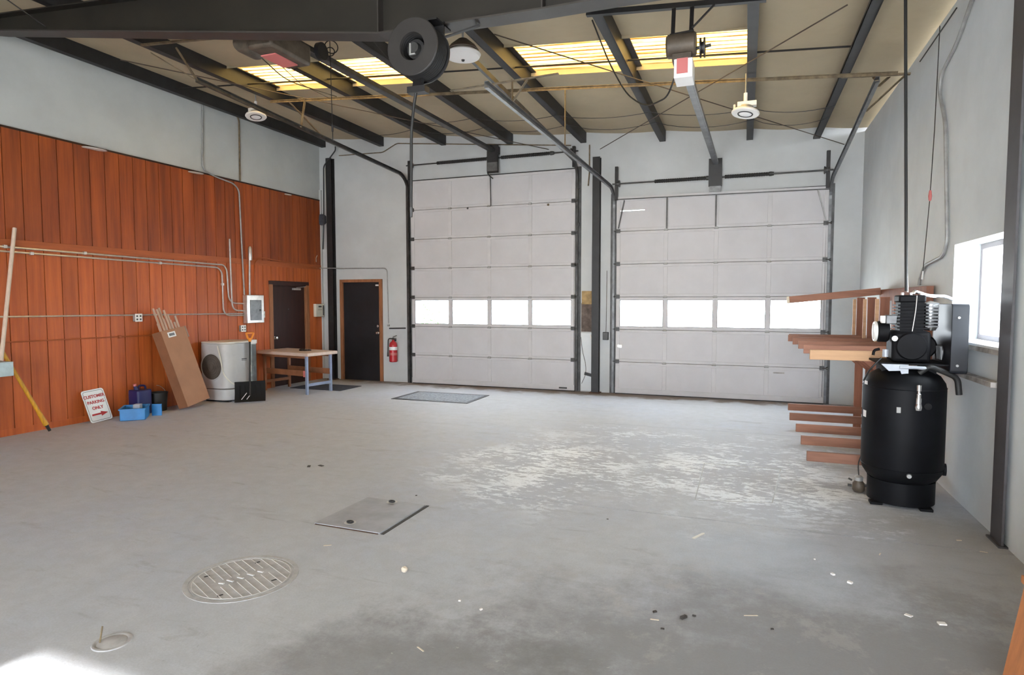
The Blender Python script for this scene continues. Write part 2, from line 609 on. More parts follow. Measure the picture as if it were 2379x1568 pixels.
def thing(name, label, cat, loc=(0, 0, 0), group=None, kind=None):
    o = bpy.data.objects.new(name, None)
    COL.objects.link(o)
    o.location = loc
    o.empty_display_size = 0.1
    BASE[o.name] = V(loc)
    return tag(o, label, cat, group, kind)


def one(name, g, m, label, cat, group=None, kind=None, bev=0.0, smooth=True):
    o = link(name, mesh_of(g, name, m, smooth), None, bev)
    BASE[o.name] = V((0, 0, 0))
    return tag(o, label, cat, group, kind)


def piece(name, me, parent, loc, scale=None, rz=0.0):   # shared mesh, set at a place in room coordinates
    o = bpy.data.objects.new(name, me)
    COL.objects.link(o)
    o.parent = parent
    o.matrix_parent_inverse = Matrix.Translation(-BASE.get(parent.name, V((0, 0, 0))))
    o.location = loc
    if scale:
        o.scale = scale
    o.rotation_euler = (0, 0, rz)
    return o


def text_mesh(txt, size, depth, m):
    cu = bpy.data.curves.new('lettering', 'FONT')
    cu.body = txt
    cu.size = size
    cu.extrude = depth
    cu.align_x = 'CENTER'
    cu.align_y = 'CENTER'
    cu.offset = size * 0.035
    t = bpy.data.objects.new('lettering', cu)
    COL.objects.link(t)
    dg = bpy.context.evaluated_depsgraph_get()
    dg.update()
    me = bpy.data.meshes.new_from_object(t.evaluated_get(dg))
    bpy.data.objects.remove(t)
    me.materials.clear()
    me.materials.append(MATS[m])
    return me


def grid_wall(g, axis, t0, t1, a_cuts, b_cuts, holes):
    """boxes filling a rectangle a x b (b is height), leaving out the holes (a0, a1, b0, b1)"""
    for i in range(len(a_cuts) - 1):
        for j in range(len(b_cuts) - 1):
            a0, a1, b0, b1 = a_cuts[i], a_cuts[i + 1], b_cuts[j], b_cuts[j + 1]
            am, bm = (a0 + a1) / 2, (b0 + b1) / 2
            if any(h[0] < am < h[1] and h[2] < bm < h[3] for h in holes):
                continue
            if axis == 'x':
                g.box(a0, a1, t0, t1, b0, b1)
            else:
                g.box(t0, t1, a0, a1, b0, b1)
    return g


# ================================================================== STRUCTURE
# ---- floor: slabs with a sawn joint between them
g = G().box(XL - 0.2, XR + 0.3, YR - 0.2, D + 0.3, -0.2, -0.007)
floor = one('floor', g, 'joint_dark', 'grey worn concrete floor with sawn joints and patches of old white paint', 'floor', kind='structure')
J = 0.006
for x0, x1, y0, y1 in ((XL - 0.2, -2.4, YR - 0.2, D + 0.3), (-2.4, XR + 0.3, YR - 0.2, 4.88 - J), (-2.4, XR + 0.3, 4.88 + J, 8.3 - J * 0.7), (-2.4, XR + 0.3, 8.3 + J * 0.7, D + 0.3)):
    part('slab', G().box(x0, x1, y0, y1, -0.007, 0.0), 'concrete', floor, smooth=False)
# sawn square in the painted area
sq = [(-0.36, 5.33), (-0.36, 6.58), (0.36, 6.62), (0.24, 5.47)]
for (a, b) in ((0, 1), (1, 2), (2, 3), (3, 0)):
    part('saw_cut', G().bar((*sq[a], 0.0003), (*sq[b], 0.0003), 0.009, 0.0012), 'conduit_grey', floor)

# ---- back wall with two vehicle doors and a person door
D1 = (-6.28, -2.91, 4.05)
D2 = (-2.16, 1.205, 3.46)
holes = [(D1[0] + 0.06, D1[1] - 0.06, 0, 4.0), (D2[0] + 0.06, D2[1] - 0.06, 0, 3.42), (-7.96, -7.05, 0, 2.06)]
xs = sorted({XL - 0.2, XR + 0.3, *[h[0] for h in holes], *[h[1] for h in holes]})
g = grid_wall(G(), 'x', D, D + 0.2, xs, [0, 2.06, 3.42, 4.0], holes)
xa, xb = XL - 0.2, XR + 0.3
g.prism([(xa, 4.0), (xb, 4.0), (xb, zc(xb) + 0.25), (xa, zc(xa) + 0.25)], (0, D, 0), (1, 0, 0), (0, 0, 1), (0, 0.2, 0))
wall_back = one('wall_back', g, 'wall_paint_back', 'pale grey painted end wall holding two white sectional doors', 'wall', kind='structure', smooth=False)

# ---- left wall, upper part painted
g = grid_wall(G(), 'y', XL - 0.15, XL, [YR - 0.2, 9.60, 10.56, D + 0.1], [0, 1.96, 5.2], [(9.60, 10.56, 0, 1.96)])
wall_left = one('wall_left', g, 'wall_paint', 'side wall, pale paint above and orange brown wood planks below', 'wall', kind='structure', smooth=False)
PW = 0.2165
ZTOP = 3.77
nk = 0
y = D - 0.02
while y > 2.3:
    y0 = y - PW
    j = random.uniform(-0.0012, 0.0012)
    z0 = 0.0
    segs = [(y0 + 0.005, y - 0.005)]
    if y > 9.5 and y0 < 10.66:      # round the brown door
        z0 = 2.05
        if y0 < 9.5:
            part('plank', G().box(XL, XL + 0.018 + j, y0 + 0.005, 9.5, 0.0, 2.05), 'plank_wood', wall_left, smooth=False)
        if y > 10.66:
            part('plank', G().box(XL, XL + 0.018 + j, 10.66, y - 0.005, 0.0, 2.05), 'plank_wood', wall_left, smooth=False)
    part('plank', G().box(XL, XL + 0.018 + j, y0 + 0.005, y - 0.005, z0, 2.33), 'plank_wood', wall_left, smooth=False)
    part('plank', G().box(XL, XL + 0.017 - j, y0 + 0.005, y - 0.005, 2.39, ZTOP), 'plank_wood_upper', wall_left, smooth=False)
    y = y0
part('ledger_board', G().box(XL, XL + 0.024, 2.2, D - 0.03, 2.325, 2.42), 'ledger_wood', wall_left, bev=0.003)
part('top_trim', G().box(XL, XL + 0.022, 2.2, D - 0.03, ZTOP, ZTOP + 0.025), 'brown_door', wall_left)
part('base_board', G().box(XL, XL + 0.022, 2.2, 9.5, 0.0, 0.085), 'plank_wood', wall_left)
part('corner_trim', G().box(XL, XL + 0.05, D - 0.04, D, 0.0, 4.0), 'wall_paint', wall_left)

# ---- right wall with a deep window
WY0, WY1, WZ0, WZ1 = 5.24, 6.40, 1.33, 2.14
g = grid_wall(G(), 'y', XR, XR + 0.27, [YR - 0.2, WY0, WY1, D + 0.1], [0, WZ0, WZ1, zc(XR) + 0.1], [(WY0, WY1, WZ0, WZ1)])
wall_right = one('wall_right', g, 'wall_paint_right', 'pale bluish grey side wall with a deep set window', 'wall', kind='structure', smooth=False)
part('wall_ledge', G().box(XR - 0.06, XR, 5.24, D - 1.3, 1.05, 1.09), 'ledge_dirty', wall_right, bev=0.004, label='dirty ledge')
win = thing('window_1', 'bright window set deep in the right wall behind the air compressor', 'window', (XR + 0.2, 5.8, WZ0), kind='structure')
fx0, fx1 = XR + 0.19, XR + 0.25
g = G()
g.box(fx0, fx1, WY0, WY1, WZ0, WZ0 + 0.045).box(fx0, fx1, WY0, WY1, WZ1 - 0.045, WZ1)
g.box(fx0, fx1, WY0, WY0 + 0.045, WZ0 + 0.045, WZ1 - 0.045).box(fx0, fx1, WY1 - 0.045, WY1, WZ0 + 0.045, WZ1 - 0.045)
part('window_frame', g, 'window_metal', win, bev=0.003)
part('pane', G().box(XR + 0.215, XR + 0.221, WY0 + 0.04, WY1 - 0.04, WZ0 + 0.04, WZ1 - 0.04), 'window_glass', win)
part('window_sill', G().box(XR - 0.03, XR + 0.19, WY0 - 0.04, WY1, WZ0 - 0.02, WZ0 + 0.004), 'wall_paint_right', win, bev=0.004)
part('sill_edge', G().box(XR - 0.034, XR - 0.03, WY0 - 0.04, WY1, WZ0 - 0.05, WZ0 - 0.015), 'ledge_dirty', win)

# ---- rear wall behind the camera, with the open vehicle door the sun comes through
OX0, OX1, OZ = -3.25, 1.3, 3.6
g = grid_wall(G(), 'x', YR - 0.2, YR, [XL - 0.2, OX0, OX1, XR + 0.3], [0, OZ, 4.2], [(OX0, OX1, 0, OZ)])
g.prism([(xa, 4.2), (xb, 4.2), (xb, zc(xb) + 0.25), (xa, zc(xa) + 0.25)], (0, YR - 0.2, 0), (1, 0, 0), (0, 0, 1), (0, 0.2, 0))
wall_rear = one('wall_rear', g, 'wall_paint', 'pale grey rear wall with an open vehicle doorway', 'wall', kind='structure', smooth=False)

# ---- ceiling of draped insulation between the purlins, with openings for the roof lights
PUR = [-8.33, -6.92, -5.52, -4.13, -2.73, -1.34, 0.06, 1.05]
SKY = {(-6.92, -5.52), (-5.52, -4.13), (-2.73, -1.34), (-1.34, 0.06)}
SY0, SY1 = 7.02, 8.02
edges = [XL - 0.2] + PUR + [XR + 0.3]
g = G()
for i in range(len(edges) - 1):
    x0, x1 = edges[i], edges[i + 1]
    ys = [YR - 0.2, SY0, SY1, D + 0.1]
    for j in range(3):
        if j == 1 and (x0, x1) in SKY:
            continue
        n, mm = 8, (10 if j == 0 else 6)
        vs, fs = [], []
        for b in range(mm + 1):
            yy = ys[j] + (ys[j + 1] - ys[j]) * b / mm
            for a in range(n + 1):
                t = a / n
                xx = x0 + (x1 - x0) * t
                zz = zc(xx) + 0.185 - 0.03 * math.sin(PI * t) * (1 if x1 - x0 > 0.5 else 0.2)
                vs.append((xx, yy, zz))
        for b in range(mm):
            for a in range(n):
                k = b * (n + 1) + a
                fs.append((k, k + n + 1, k + n + 2, k + 1))
        g.add(vs, fs)
for (x0, x1) in sorted(SKY):           # trimmed edges of the openings
    for yy in (SY0, SY1):
        vs = [(x0, yy, zc(x0) + 0.15), (x1, yy, zc(x1) + 0.15), (x1, yy, zc(x1) + 0.25), (x0, yy, zc(x0) + 0.25)]
        g.add(vs, [(0, 1, 2, 3)])
ceiling = one('ceiling', g, 'insulation', 'beige faced insulation blanket sagging between dark roof purlins', 'ceiling', kind='structure')
g = G()
for i in range(len(edges) - 1):
    x0, x1 = edges[i], edges[i + 1]
    ys = [YR - 0.3, SY0, SY1, D + 0.4]
    for j in range(3):
        if j == 1 and (x0, x1) in SKY:
            continue
        g.prism([(x0, zc(x0) + 0.26), (x1, zc(x1) + 0.26), (x1, zc(x1) + 0.29), (x0, zc(x0) + 0.29)], (0, ys[j], 0), (1, 0, 0), (0, 0, 1), (0, ys[j + 1] - ys[j], 0))
one('roof_deck', g, 'roof_metal', 'metal roof sheeting above the insulation blanket', 'roof', kind='structure', smooth=False)

for (x0, x1) in sorted(SKY):           # corrugated roof lights
    n, m_ = 72, 4
    vs, fs = [], []
    for b in range(n + 1):
        t = b / n
        yy = SY0 - 0.06 + (SY1 - SY0 + 0.12) * t
        dz = 0.016 * math.cos(2 * PI * 10 * t)
        for a in range(m_ + 1):
            xx = x0 + 0.004 + (x1 - x0 - 0.008) * a / m_
            vs.append((xx, yy, zc(xx) + 0.235 + dz))
    for b in range(n):
        for a in range(m_):
            k = b * (m_ + 1) + a
            fs.append((k, k + 1, k + m_ + 2, k + m_ + 1))
    left = x0 < -4
    one('skylight_panel', G().add(vs, fs), 'aged_fibreglass',
        'glowing yellow corrugated roof light ' + {-6.92: 'bay next to the left wall', -5.52: 'bay beside the black hose reel',
                                                   -2.73: 'bay beside the clear dome lamp', -1.34: 'bay behind the tan opener motor'}[x0],
        'skylight', 'roof light bays between the purlins')

# ---- outside
g = G().box(-70, 70, -70, 90, -0.3, -0.22)
one('ground_outside', g, 'exterior_ground', 'pale sunlit yard outside the doors', 'ground', kind='structure', smooth=False)

sh = thing('yard_shrub', 'leafy shrub in the yard behind the panes of the taller white door', 'shrub', (-13.2, 24, -0.22))
rl = random.Random(11)
g = G()
for k in range(900):
    a, u = rl.uniform(0, 2 * PI), rl.random()
    rr = 1.3 * math.sqrt(rl.random()) * (1 - 0.45 * u)
    p = V((-13.2 + rr * math.cos(a), 24 + rr * math.sin(a), 0.1 + 1.5 * u))
    d1 = V((rl.uniform(-1, 1), rl.uniform(-1, 1), rl.uniform(-1, 1))).normalized() * 0.10
    d2 = d1.orthogonal().normalized() * 0.045
    g.add([p - d1, p - d2, p + d1, p + d2], [(0, 1, 2, 3)])
lf = part('leaves', g, 'leaf', sh, smooth=False)
lf['kind'] = 'stuff'
for k in range(4):
    part('stem', G().cyl((-13.2 + 0.1 * k, 24, -0.22), (-13.5 + 0.25 * k, 24 + 0.1 * k, 1.3), 0.02, 6, 0.008), 'foliage_bark', sh)

# ================================================================== STEEL FRAME
YB = 4.75
bt = [(XL, 4.80), (-7.95, 4.69), (-5.05, 4.245), (-2.95, 3.925), (-1.5, 3.895), (XR, 3.895)]   # (x, z) of the bottom flange
beam = thing('roof_beam', 'deep dark brown steel roof beam crossing the whole room', 'beam', (-3, YB, 3.92))
poly = [(x, z) for x, z in bt] + [(x, zc(x) - 0.01) for x, z in reversed(bt)]
part('web', G().prism(poly, (0, YB - 0.006, 0), (1, 0, 0), (0, 0, 1), (0, 0.012, 0)), 'primer_steel', beam, smooth=False)
g = G()
for (xa_, za), (xb_, zb) in zip(bt[:-1], bt[1:]):
    g.prism([(xa_, za), (xb_, zb), (xb_, zb - 0.014), (xa_, za - 0.014)], (0, YB - 0.09, 0), (1, 0, 0), (0, 0, 1), (0, 0.18, 0))
part('bottom_flange', g, 'flange_brown', beam, smooth=False)
g = G().prism([(XL, zc(XL) - 0.016), (XR, zc(XR) - 0.016), (XR, zc(XR) - 0.002), (XL, zc(XL) - 0.002)], (0, YB - 0.09, 0), (1, 0, 0), (0, 0, 1), (0, 0.18, 0))
part('top_flange', g, 'primer_steel', beam, smooth=False)
for xx, zz in ((-2.95, 3.925), (-1.5, 3.895)):
    part('stiffener', G().box(xx - 0.005, xx + 0.005, YB - 0.085, YB - 0.006, zz, zc(xx) - 0.016), 'flange_brown', beam)
part('flange_brace', G().bar((-7.35, YB - 0.3, 4.84), (-7.1, YB - 0.05, 4.60), 0.04, 0.006), 'primer_steel', beam)

PLAB = ['dark steel purlin running along the top of the left wall',
        'dark steel purlin over the ring lamp by the left wall, beside a roof light',
        'dark steel purlin crossing the middle of the roof lights above the tall door opener',
        'dark steel purlin passing just behind the black hose reel',
        'dark steel purlin running to the post between the two white doors',
        'dark steel purlin crossing the middle of the roof lights at the tan opener motor',
        'dark steel purlin carrying the ring lamp beside the tan opener motor',
        'dark steel purlin next to the right wall, above the splayed track hangers']
for k, xx in enumerate(PUR):           # Z purlins running away from the camera
    pg = G()
    b0, t0 = zc(xx), zc(xx) + 0.2
    th = 0.012
    # web, one bottom flange with lip, one top flange
    pg.box(xx - th / 2, xx + th / 2, -6.95, D - 0.01, b0, t0)
    pg.box(xx - 0.095, xx, -6.95, D - 0.01, b0, b0 + 0.01)
    pg.box(xx - 0.095, xx - 0.087, -6.95, D - 0.01, b0, b0 + 0.03)
    pg.box(xx, xx + 0.075, -6.95, D - 0.01, t0 - 0.01, t0)
    one('roof_purlin', pg, 'dark_steel', PLAB[k], 'purlin', 'roof purlins', smooth=False)

col = thing('steel_column', 'grey brown steel column standing against the wall beside the deep window', 'column', (XR, 5.1, 0))
part('inner_flange', G().box(XR - 0.035, XR - 0.02, 5.0, 5.2, 0, 4.15), 'column_paint', col)
part('web', G().box(XR - 0.02, XR + 0.0, 5.095, 5.105, 0, 4.15), 'column_paint', col)
part('base_plate', G().box(XR - 0.055, XR, 4.98, 5.22, 0, 0.012), 'column_paint', col)

for (x0, x1, zt, lab) in ((-8.25, -8.12, 4.63, 'dark steel post against the end wall beside the black door'), (-2.58, -2.45, 4.20, 'dark steel post between the two white vehicle doors')):
    p_ = thing('steel_post', lab, 'post', ((x0 + x1) / 2, D - 0.06, 0))
    part('web', G().box((x0 + x1) / 2 - 0.006, (x0 + x1) / 2 + 0.006, D - 0.115, D - 0.014, 0, zt), 'dark_steel', p_)
    part('flange', G().box(x0, x1, D - 0.125, D - 0.113, 0, zt), 'dark_steel', p_)
    part('flange', G().box(x0, x1, D - 0.014, D - 0.002, 0, zt), 'dark_steel', p_)
    part('base_plate', G().box(x0 - 0.03, x1 + 0.03, D - 0.16, D - 0.002, 0, 0.014), 'rust', p_)

# X bracing rods and cross angles under the roof
for a, b, lab in (((-2.44, 6.02, 4.36), (1.40, 11.1, 4.10), 'thin brace rod crossing from the tan opener motor to the right corner'),
                  ((0.74, 5.94, 4.10), (-2.45, 11.0, 4.33), 'thin brace rod crossing above the lower door opener rail'),
                  ((-7.45, 5.82, 4.70), (-3.43, 11.1, 4.43), 'thin brace rod crossing the purlins over the tall white door')):
    one('brace_rod', G().cyl(a, b, 0.007, 6), 'wire_brown', lab, 'rod', 'diagonal roof brace rods')
g = G()
for x0, x1 in zip(PUR[:-1], PUR[1:]):
    g.cyl((x0, 7.42, zc(x0) + 0.06), (x1, 7.42, zc(x1) + 0.06), 0.011, 6)
one('sag_rod', g, 'wire_black', 'dark rod running across all the purlins under the roof lights', 'rod')
g = G()
a, b = (-6.9, 7.86, zc(-6.9) - 0.05), (1.5, 7.95, zc(1.5) - 0.05)
g.bar(a, b, 0.035, 0.006).bar((a[0], a[1], a[2] - 0.016), (b[0], b[1], b[2] - 0.016), 0.006, 0.035)
one('cross_angle', g, 'rusty_strut', 'long thin steel angle bolted across under the purlins', 'steel angle')
for yy, x0, x1, lab in ((5.72, -6.95, -5.42, 'short steel angle spanning two purlins by the left wall'), (8.15, 0.98, 1.66, 'short steel angle under the roof beside the right wall')):
    g = G().bar((x0, yy, zc(x0) - 0.012), (x1, yy, zc(x1) - 0.012), 0.04, 0.02)
    one('cross_angle', g, 'rusty_strut', lab, 'steel angle')


# ================================================================== VEHICLE DOORS
SH = 0.5765
door_y = D - 0.055          # room face of the sections


def vehicle_door(name, label, dim, nsec, win_row, slit=False):
    x0, x1, top = dim
    dr = thing(name, label, 'door', ((x0 + x1) / 2, door_y, 0), kind='structure')
    w = (x1 - x0)
    xi = [x0 + 0.035 + (w - 0.07) * i / 4 for i in range(5)]
    st = 0.035
    for r in range(nsec):
        z0, z1 = r * SH + 0.003 + (0.012 if r == 0 else 0), (r + 1) * SH - 0.003
        g = G()
        # frame of stiles and rails
        g.box(x0, x1, door_y, door_y + 0.045, z1 - 0.05, z1)
        lo = 0.085 if r == 0 else 0.05
        g.box(x0, x1, door_y, door_y + 0.045, z0, z0 + lo)
        for i in range(5):
            a = x0 if i == 0 else xi[i] - st
            b = x1 if i == 4 else xi[i] + st
            g.box(a, b, door_y, door_y + 0.045, z0 + lo, z1 - 0.05)
        sec = part('section', g, 'door_stile', dr, bev=0.004, smooth=False)
        for i in range(4):
            a = (x0 if i == 0 else xi[i]) + st + (0.0 if i else 0.035)
            b = (x1 if i == 3 else xi[i + 1]) - st - (0.0 if i < 3 else 0.035)
            if r == win_row:
                part('pane', G().box(a - 0.004, b + 0.004, door_y + 0.02, door_y + 0.025, z0 + lo - 0.004, z1 - 0.046), 'window_glass', sec)
                gg = G()
                for q in range(1):
                    gg.box(a, b, door_y + 0.004, door_y + 0.02, z0 + lo, z0 + lo + 0.008).box(a, b, door_y + 0.004, door_y + 0.02, z1 - 0.058, z1 - 0.05)
                    gg.box(a, a + 0.008, door_y + 0.004, door_y + 0.02, z0 + lo, z1 - 0.05).box(b - 0.008, b, door_y + 0.004, door_y + 0.02, z0 + lo, z1 - 0.05)
                part('gasket', gg, 'gasket', sec)
            else:
                gp = G()
                if slit and r == nsec - 1 and i == 0:
                    zs = 3.235
                    gp.box(a - 0.006, b + 0.006, door_y + 0.008, door_y + 0.03, z0 + lo - 0.006, zs)
                    gp.box(a - 0.006, b + 0.006, door_y + 0.008, door_y + 0.03, zs + 0.011, z1 - 0.044)
                    gp.box(a + 0.42, b + 0.006, door_y + 0.008, door_y + 0.03, zs, zs + 0.011)
                else:
                    gp.box(a - 0.006, b + 0.006, door_y + 0.008, door_y + 0.03, z0 + lo - 0.006, z1 - 0.044)
                part('panel', gp, 'door_white', sec, smooth=False)
    # hinges on every stile at each joint, rollers at the ends
    hg = G().box(-0.028, 0.028, -0.014, 0, -0.006, 0.03).cyl((-0.035, -0.012, 0), (0.035, -0.012, 0), 0.009, 8)
    hm = mesh_of(hg, 'hinge', 'conduit_grey')
    rg = G().box(-0.04, 0.03, -0.012, 0, -0.03, 0.04).cyl((0.0, -0.02, 0.005), (0.075, -0.02, 0.005), 0.008, 8).cyl((0.055, -0.02, 0.005), (0.075, -0.02, 0.005), 0.022, 12)
    rm = mesh_of(rg, 'roller', 'track_steel')
    for r in range(1, nsec):
        for i in (1, 2, 3):
            piece('hinge', hm, dr, (xi[i], door_y, r * SH - 0.012))
        piece('roller', rm, dr, (x1 - 0.03, door_y, r * SH))
        piece('roller', rm, dr, (x0 + 0.03, door_y, r * SH), rz=PI).location.y = door_y - 0.012
    for r in range(1, nsec):
        part('joint_strip', G().box(x0, x1, door_y + 0.036, door_y + 0.05, r * SH - 0.02, r * SH + 0.02), 'gasket', dr)
    part('bottom_seal', G().box(x0, x1, door_y + 0.004, door_y + 0.04, 0, 0.016), 'rubber', dr)
    part('top_gap_seal', G().box(x0, x1, door_y + 0.01, D - 0.001, nsec * SH - 0.004, nsec * SH + 0.016), 'rubber', dr)
    return dr


dr1 = vehicle_door('door_1', 'taller white sectional vehicle door with seven panel rows', D1, 7, 2)
dr2 = vehicle_door('door_2', 'lower white sectional vehicle door with six rows and a braced top', D2, 6, 2, True)
# stiffening bars on the top section of the lower door
zt2 = 6 * SH
part('stiffener_bar', G().bar((D2[0], door_y - 0.02, zt2 + 0.005), (D2[1], door_y - 0.02, zt2 - 0.02), 0.04, 0.035), 'door_stile', dr2)
part('stiffener_bar', G().bar((D2[0], door_y - 0.03, zt2 - 0.022), (D2[1], door_y - 0.03, zt2 - 0.045), 0.02, 0.012), 'track_steel', dr2)
for xx in (-1.29, -0.49):
    part('strut', G().box(xx - 0.012, xx + 0.012, door_y - 0.028, door_y, 5 * SH + 0.02, zt2 - 0.03), 'track_steel', dr2)
part('strut', G().bar((-2.02, door_y - 0.02, zt2 - 0.04), (-2.12, door_y - 0.02, 5 * SH + 0.05), 0.02, 0.02), 'track_steel', dr2)
part('strut', G().bar((1.04, door_y - 0.02, zt2 - 0.04), (1.17, door_y - 0.02, 5 * SH + 0.05), 0.025, 0.02), 'conduit_grey', dr2)
part('slide_lock', G().box(-2.12, -2.04, door_y - 0.02, door_y, 0.83, 0.88), 'conduit_metal', dr2)
part('lift_handle', G().box(0.45, 0.62, door_y - 0.015, door_y, 0.47, 0.49), 'ledge_dirty', dr2)
part('lift_handle', G().box(-3.2, -3.05, door_y - 0.015, door_y, 0.045, 0.07), 'gasket', dr1)
part('latch_hole', G().cyl((-5.04, door_y - 0.004, 3.44), (-5.04, door_y + 0.002, 3.44), 0.02, 10), 'gasket', dr1)
part('latch_hole', G().cyl((-3.42, door_y - 0.006, 3.42), (-3.42, door_y + 0.002, 3.42), 0.022, 10), 'rusty_strut', dr1)
# draw arms from the trolley rails to the doors
part('draw_arm', G().bar((-4.56, door_y - 0.025, 4.0), (-4.55, door_y - 0.02, 3.46), 0.022, 0.016), 'track_steel', dr1)
part('draw_arm', G().tube(fillet([(-4.60, D - 0.12, 4.5), (-4.60, D - 0.12, 4.04), (-4.50, door_y - 0.03, 3.96)], 0.08), 0.011, 6), 'track_steel', dr1)


def track(label, x, zt, run, side, m, group):
    """a C channel rail: up the jamb, round a bend and back under the roof"""
    t = thing('door_track', label, 'track', (x, D - 0.05, 0), group)
    yv = D - 0.035
    (ye, ze) = run
    yb = D - 0.42

    def chan(pts, nm):
        gg = G()
        for dx, w_, t_ in ((0, 0.006, 0.055),):
            for p, q in zip(pts[:-1], pts[1:]):
                p, q = V(p), V(q)
                d = (q - p).normalized()
                nrm = V((1, 0, 0)).cross(d).normalized()
                gg.obox((p + q) / 2, V((0.003, 0, 0)), (q - p) / 2 + d * 0.003, nrm * 0.03)
                for sg in (-1, 1):
                    gg.obox((p + q) / 2 + nrm * 0.028 * sg + V((side * 0.018, 0, 0)), V((0.018, 0, 0)), (q - p) / 2 + d * 0.003, nrm * 0.003)
        part(nm, gg, m, t, smooth=False)

    zb = zt - 0.30
    chan([(x, yv, 0.02), (x, yv, zb)], 'vertical_rail')
    arc = []
    zs = zt + 0.02
    for i in range(9):
        a = PI / 2 * i / 8
        arc.append((x, yb + (yv - yb) * math.cos(a), zb + (zs - zb) * math.sin(a)))
    chan(arc, 'bend')
    chan([arc[-1], (x, ye, ze)], 'horizontal_rail')
    gj = G()
    gj.box(x - 0.05, x + 0.05, D - 0.008, D, 0.0, zb + 0.25)
    part('jamb_angle', gj, 'track_steel', t)
    for k in range(6):
        zz = 0.35 + k * (zb - 0.5) / 5
        part('jamb_bracket', G().box(x - 0.025, x + 0.025, D - 0.04, D - 0.006, zz, zz + 0.06), 'track_steel', t)
    return t


track('track left of the taller white door curving back under the roof', -6.37, 4.13, (5.97, 4.37), 1, 'track_steel', 'overhead door tracks')
track('track right of the taller white door curving back under the roof', -2.86, 4.13, (6.3, 4.33), -1, 'track_steel', 'overhead door tracks')
track('long track left of the lower white door curving back under the roof', -2.22, 3.60, (5.25, 3.59), 1, 'galvanised', 'overhead door tracks')
track('track right of the lower white door curving back to the wall bracket', 1.24, 3.56, (7.42, 3.92), -1, 'galvanised', 'overhead door tracks')

# hangers that carry the track ends
for lab, segs in (
        ('pair of angle hangers holding the track by the left wall', [((-6.37, 5.99, 4.37), (-6.42, 5.74, 4.68)), ((-6.37, 6.0, 4.37), (-6.80, 5.72, 4.66))]),
        ('two yellow lit hangers under the roof light by the left wall', [((-6.37, 7.9, 4.28), (-6.25, 7.86, 4.68)), ((-6.36, 8.4, 4.27), (-6.55, 7.87, 4.68))]),
        ('hanger bars above the long track between the doors', [((-2.22, 5.95, 3.61), (-2.22, 5.95, 3.86)), ((-2.22, 5.95, 3.64), (-2.06, 5.95, 3.84)), ((-2.90, 5.95, 3.83), (-1.74, 5.95, 3.86))]),
        ('thin upright hanger above the long track near the end wall', [((-2.22, 7.9, 3.61), (-2.22, 7.9, 4.36))]),
        ('splayed angle hangers at the track end beside the right wall', [((1.22, 7.45, 3.92), (1.30, 8.12, 4.16)), ((1.26, 7.6, 3.9), (1.45, 8.14, 4.15)), ((1.26, 8.3, 3.84), (1.6, 8.1, 4.14))])):
    g = G()
    for a, b in segs:
        g.bar(a, b, 0.035, 0.008)
    one('track_hanger', g, 'rusty_strut', lab, 'hanger')


def torsion(label, x0, x1, z, xs, zdrum, top):
    t = thing('torsion_shaft', label, 'spring shaft', ((x0 + x1) / 2, D - 0.10, z))
    y = D - 0.10
    part('shaft', G().cyl((x0 - 0.05, y, z), (x1 + 0.05, y, z), 0.013, 10), 'track_steel', t)
    a, b, c, d = xs
    for p, q in ((a, b), (c, d)):
        n = 26
        pts = []
        gg = G().cyl((p, y, z), (q, y, z), 0.027, 12)
        nn = int((q - p) / 0.035)
        for k in range(nn):
            xx = p + (q - p) * (k + 0.5) / nn
            gg.torus((xx, y, z), (1, 0, 0), 0.028, 0.006, 12, 5)
        part('spring', gg, 'rubber', t)
        part('winding_cone', G().lathe([(0.0, 0), (0.036, 0.0), (0.036, 0.03), (0.028, 0.07), (0, 0.07)], (q - 0.02, y, z), (1, 0, 0), 14), 'track_steel', t)
    for xx, sg in ((x0, 1), (x1, -1)):
        part('cable_drum', G().lathe([(0, 0), (0.055, 0), (0.055, 0.012), (0.045, 0.016), (0.045, 0.055), (0.06, 0.06), (0.06, 0.072), (0, 0.072)], (xx + 0.01 * sg, y, z), (sg, 0, 0), 18), 'track_steel', t)
        part('end_plate', G().box(min(xx, xx + 0.05 * sg), max(xx, xx + 0.05 * sg), D - 0.135, D - 0.07, z - 0.28, top), 'dark_steel', t)
        part('lift_cable', G().cyl((xx + 0.03 * sg, y + 0.05, z - 0.02), (xx + 0.02 * sg, D - 0.06, 0.12), 0.003, 5), 'wire_black', t)
    return t


torsion('dark spring shaft above the taller white door', -6.30, -2.90, 4.335, (-5.67, -4.60, -4.33, -3.35), 4.0, 4.42)
torsion('dark spring shaft above the lower white door', -2.18, 1.20, 3.705, (-1.50, -0.63, -0.36, 0.34), 3.4, 4.0)

# ================================================================== OPENERS
# opener of the lower door: tan motor hanging from an angle under the purlins
o2 = thing('door_opener', 'tan motor opener with red and white label hung over the lower white door', 'door opener', (-0.56, 5.95, 3.8))
g = G().lathe([(0, -0.13), (0.09, -0.13), (0.102, -0.115), (0.102, 0.115), (0.09, 0.13), (0, 0.13)], (-0.585, 5.93, 3.955), (1, 0, 0), 22)
part('motor', g, 'motor_tan', o2)
part('motor_base', G().box(-0.66, -0.49, 5.86, 6.02, 3.80, 3.87), 'motor_tan', o2, bev=0.006)
gb = part('control_box', G().box(-0.635, -0.475, 5.80, 6.05, 3.63, 3.795), 'label_white', o2, bev=0.006)
part('label_plate', G().box(-0.61, -0.515, 5.792, 5.80, 3.665, 3.795), 'label_red', gb)
g = G().lathe([(0, 0), (0.085, 0), (0.085, 0.012), (0.05, 0.016), (0.05, 0.03), (0.085, 0.034), (0.085, 0.046), (0, 0.046)], (-0.425, 5.93, 3.91), (1, 0, 0), 20)
part('pulley', g, 'reel_black', o2)
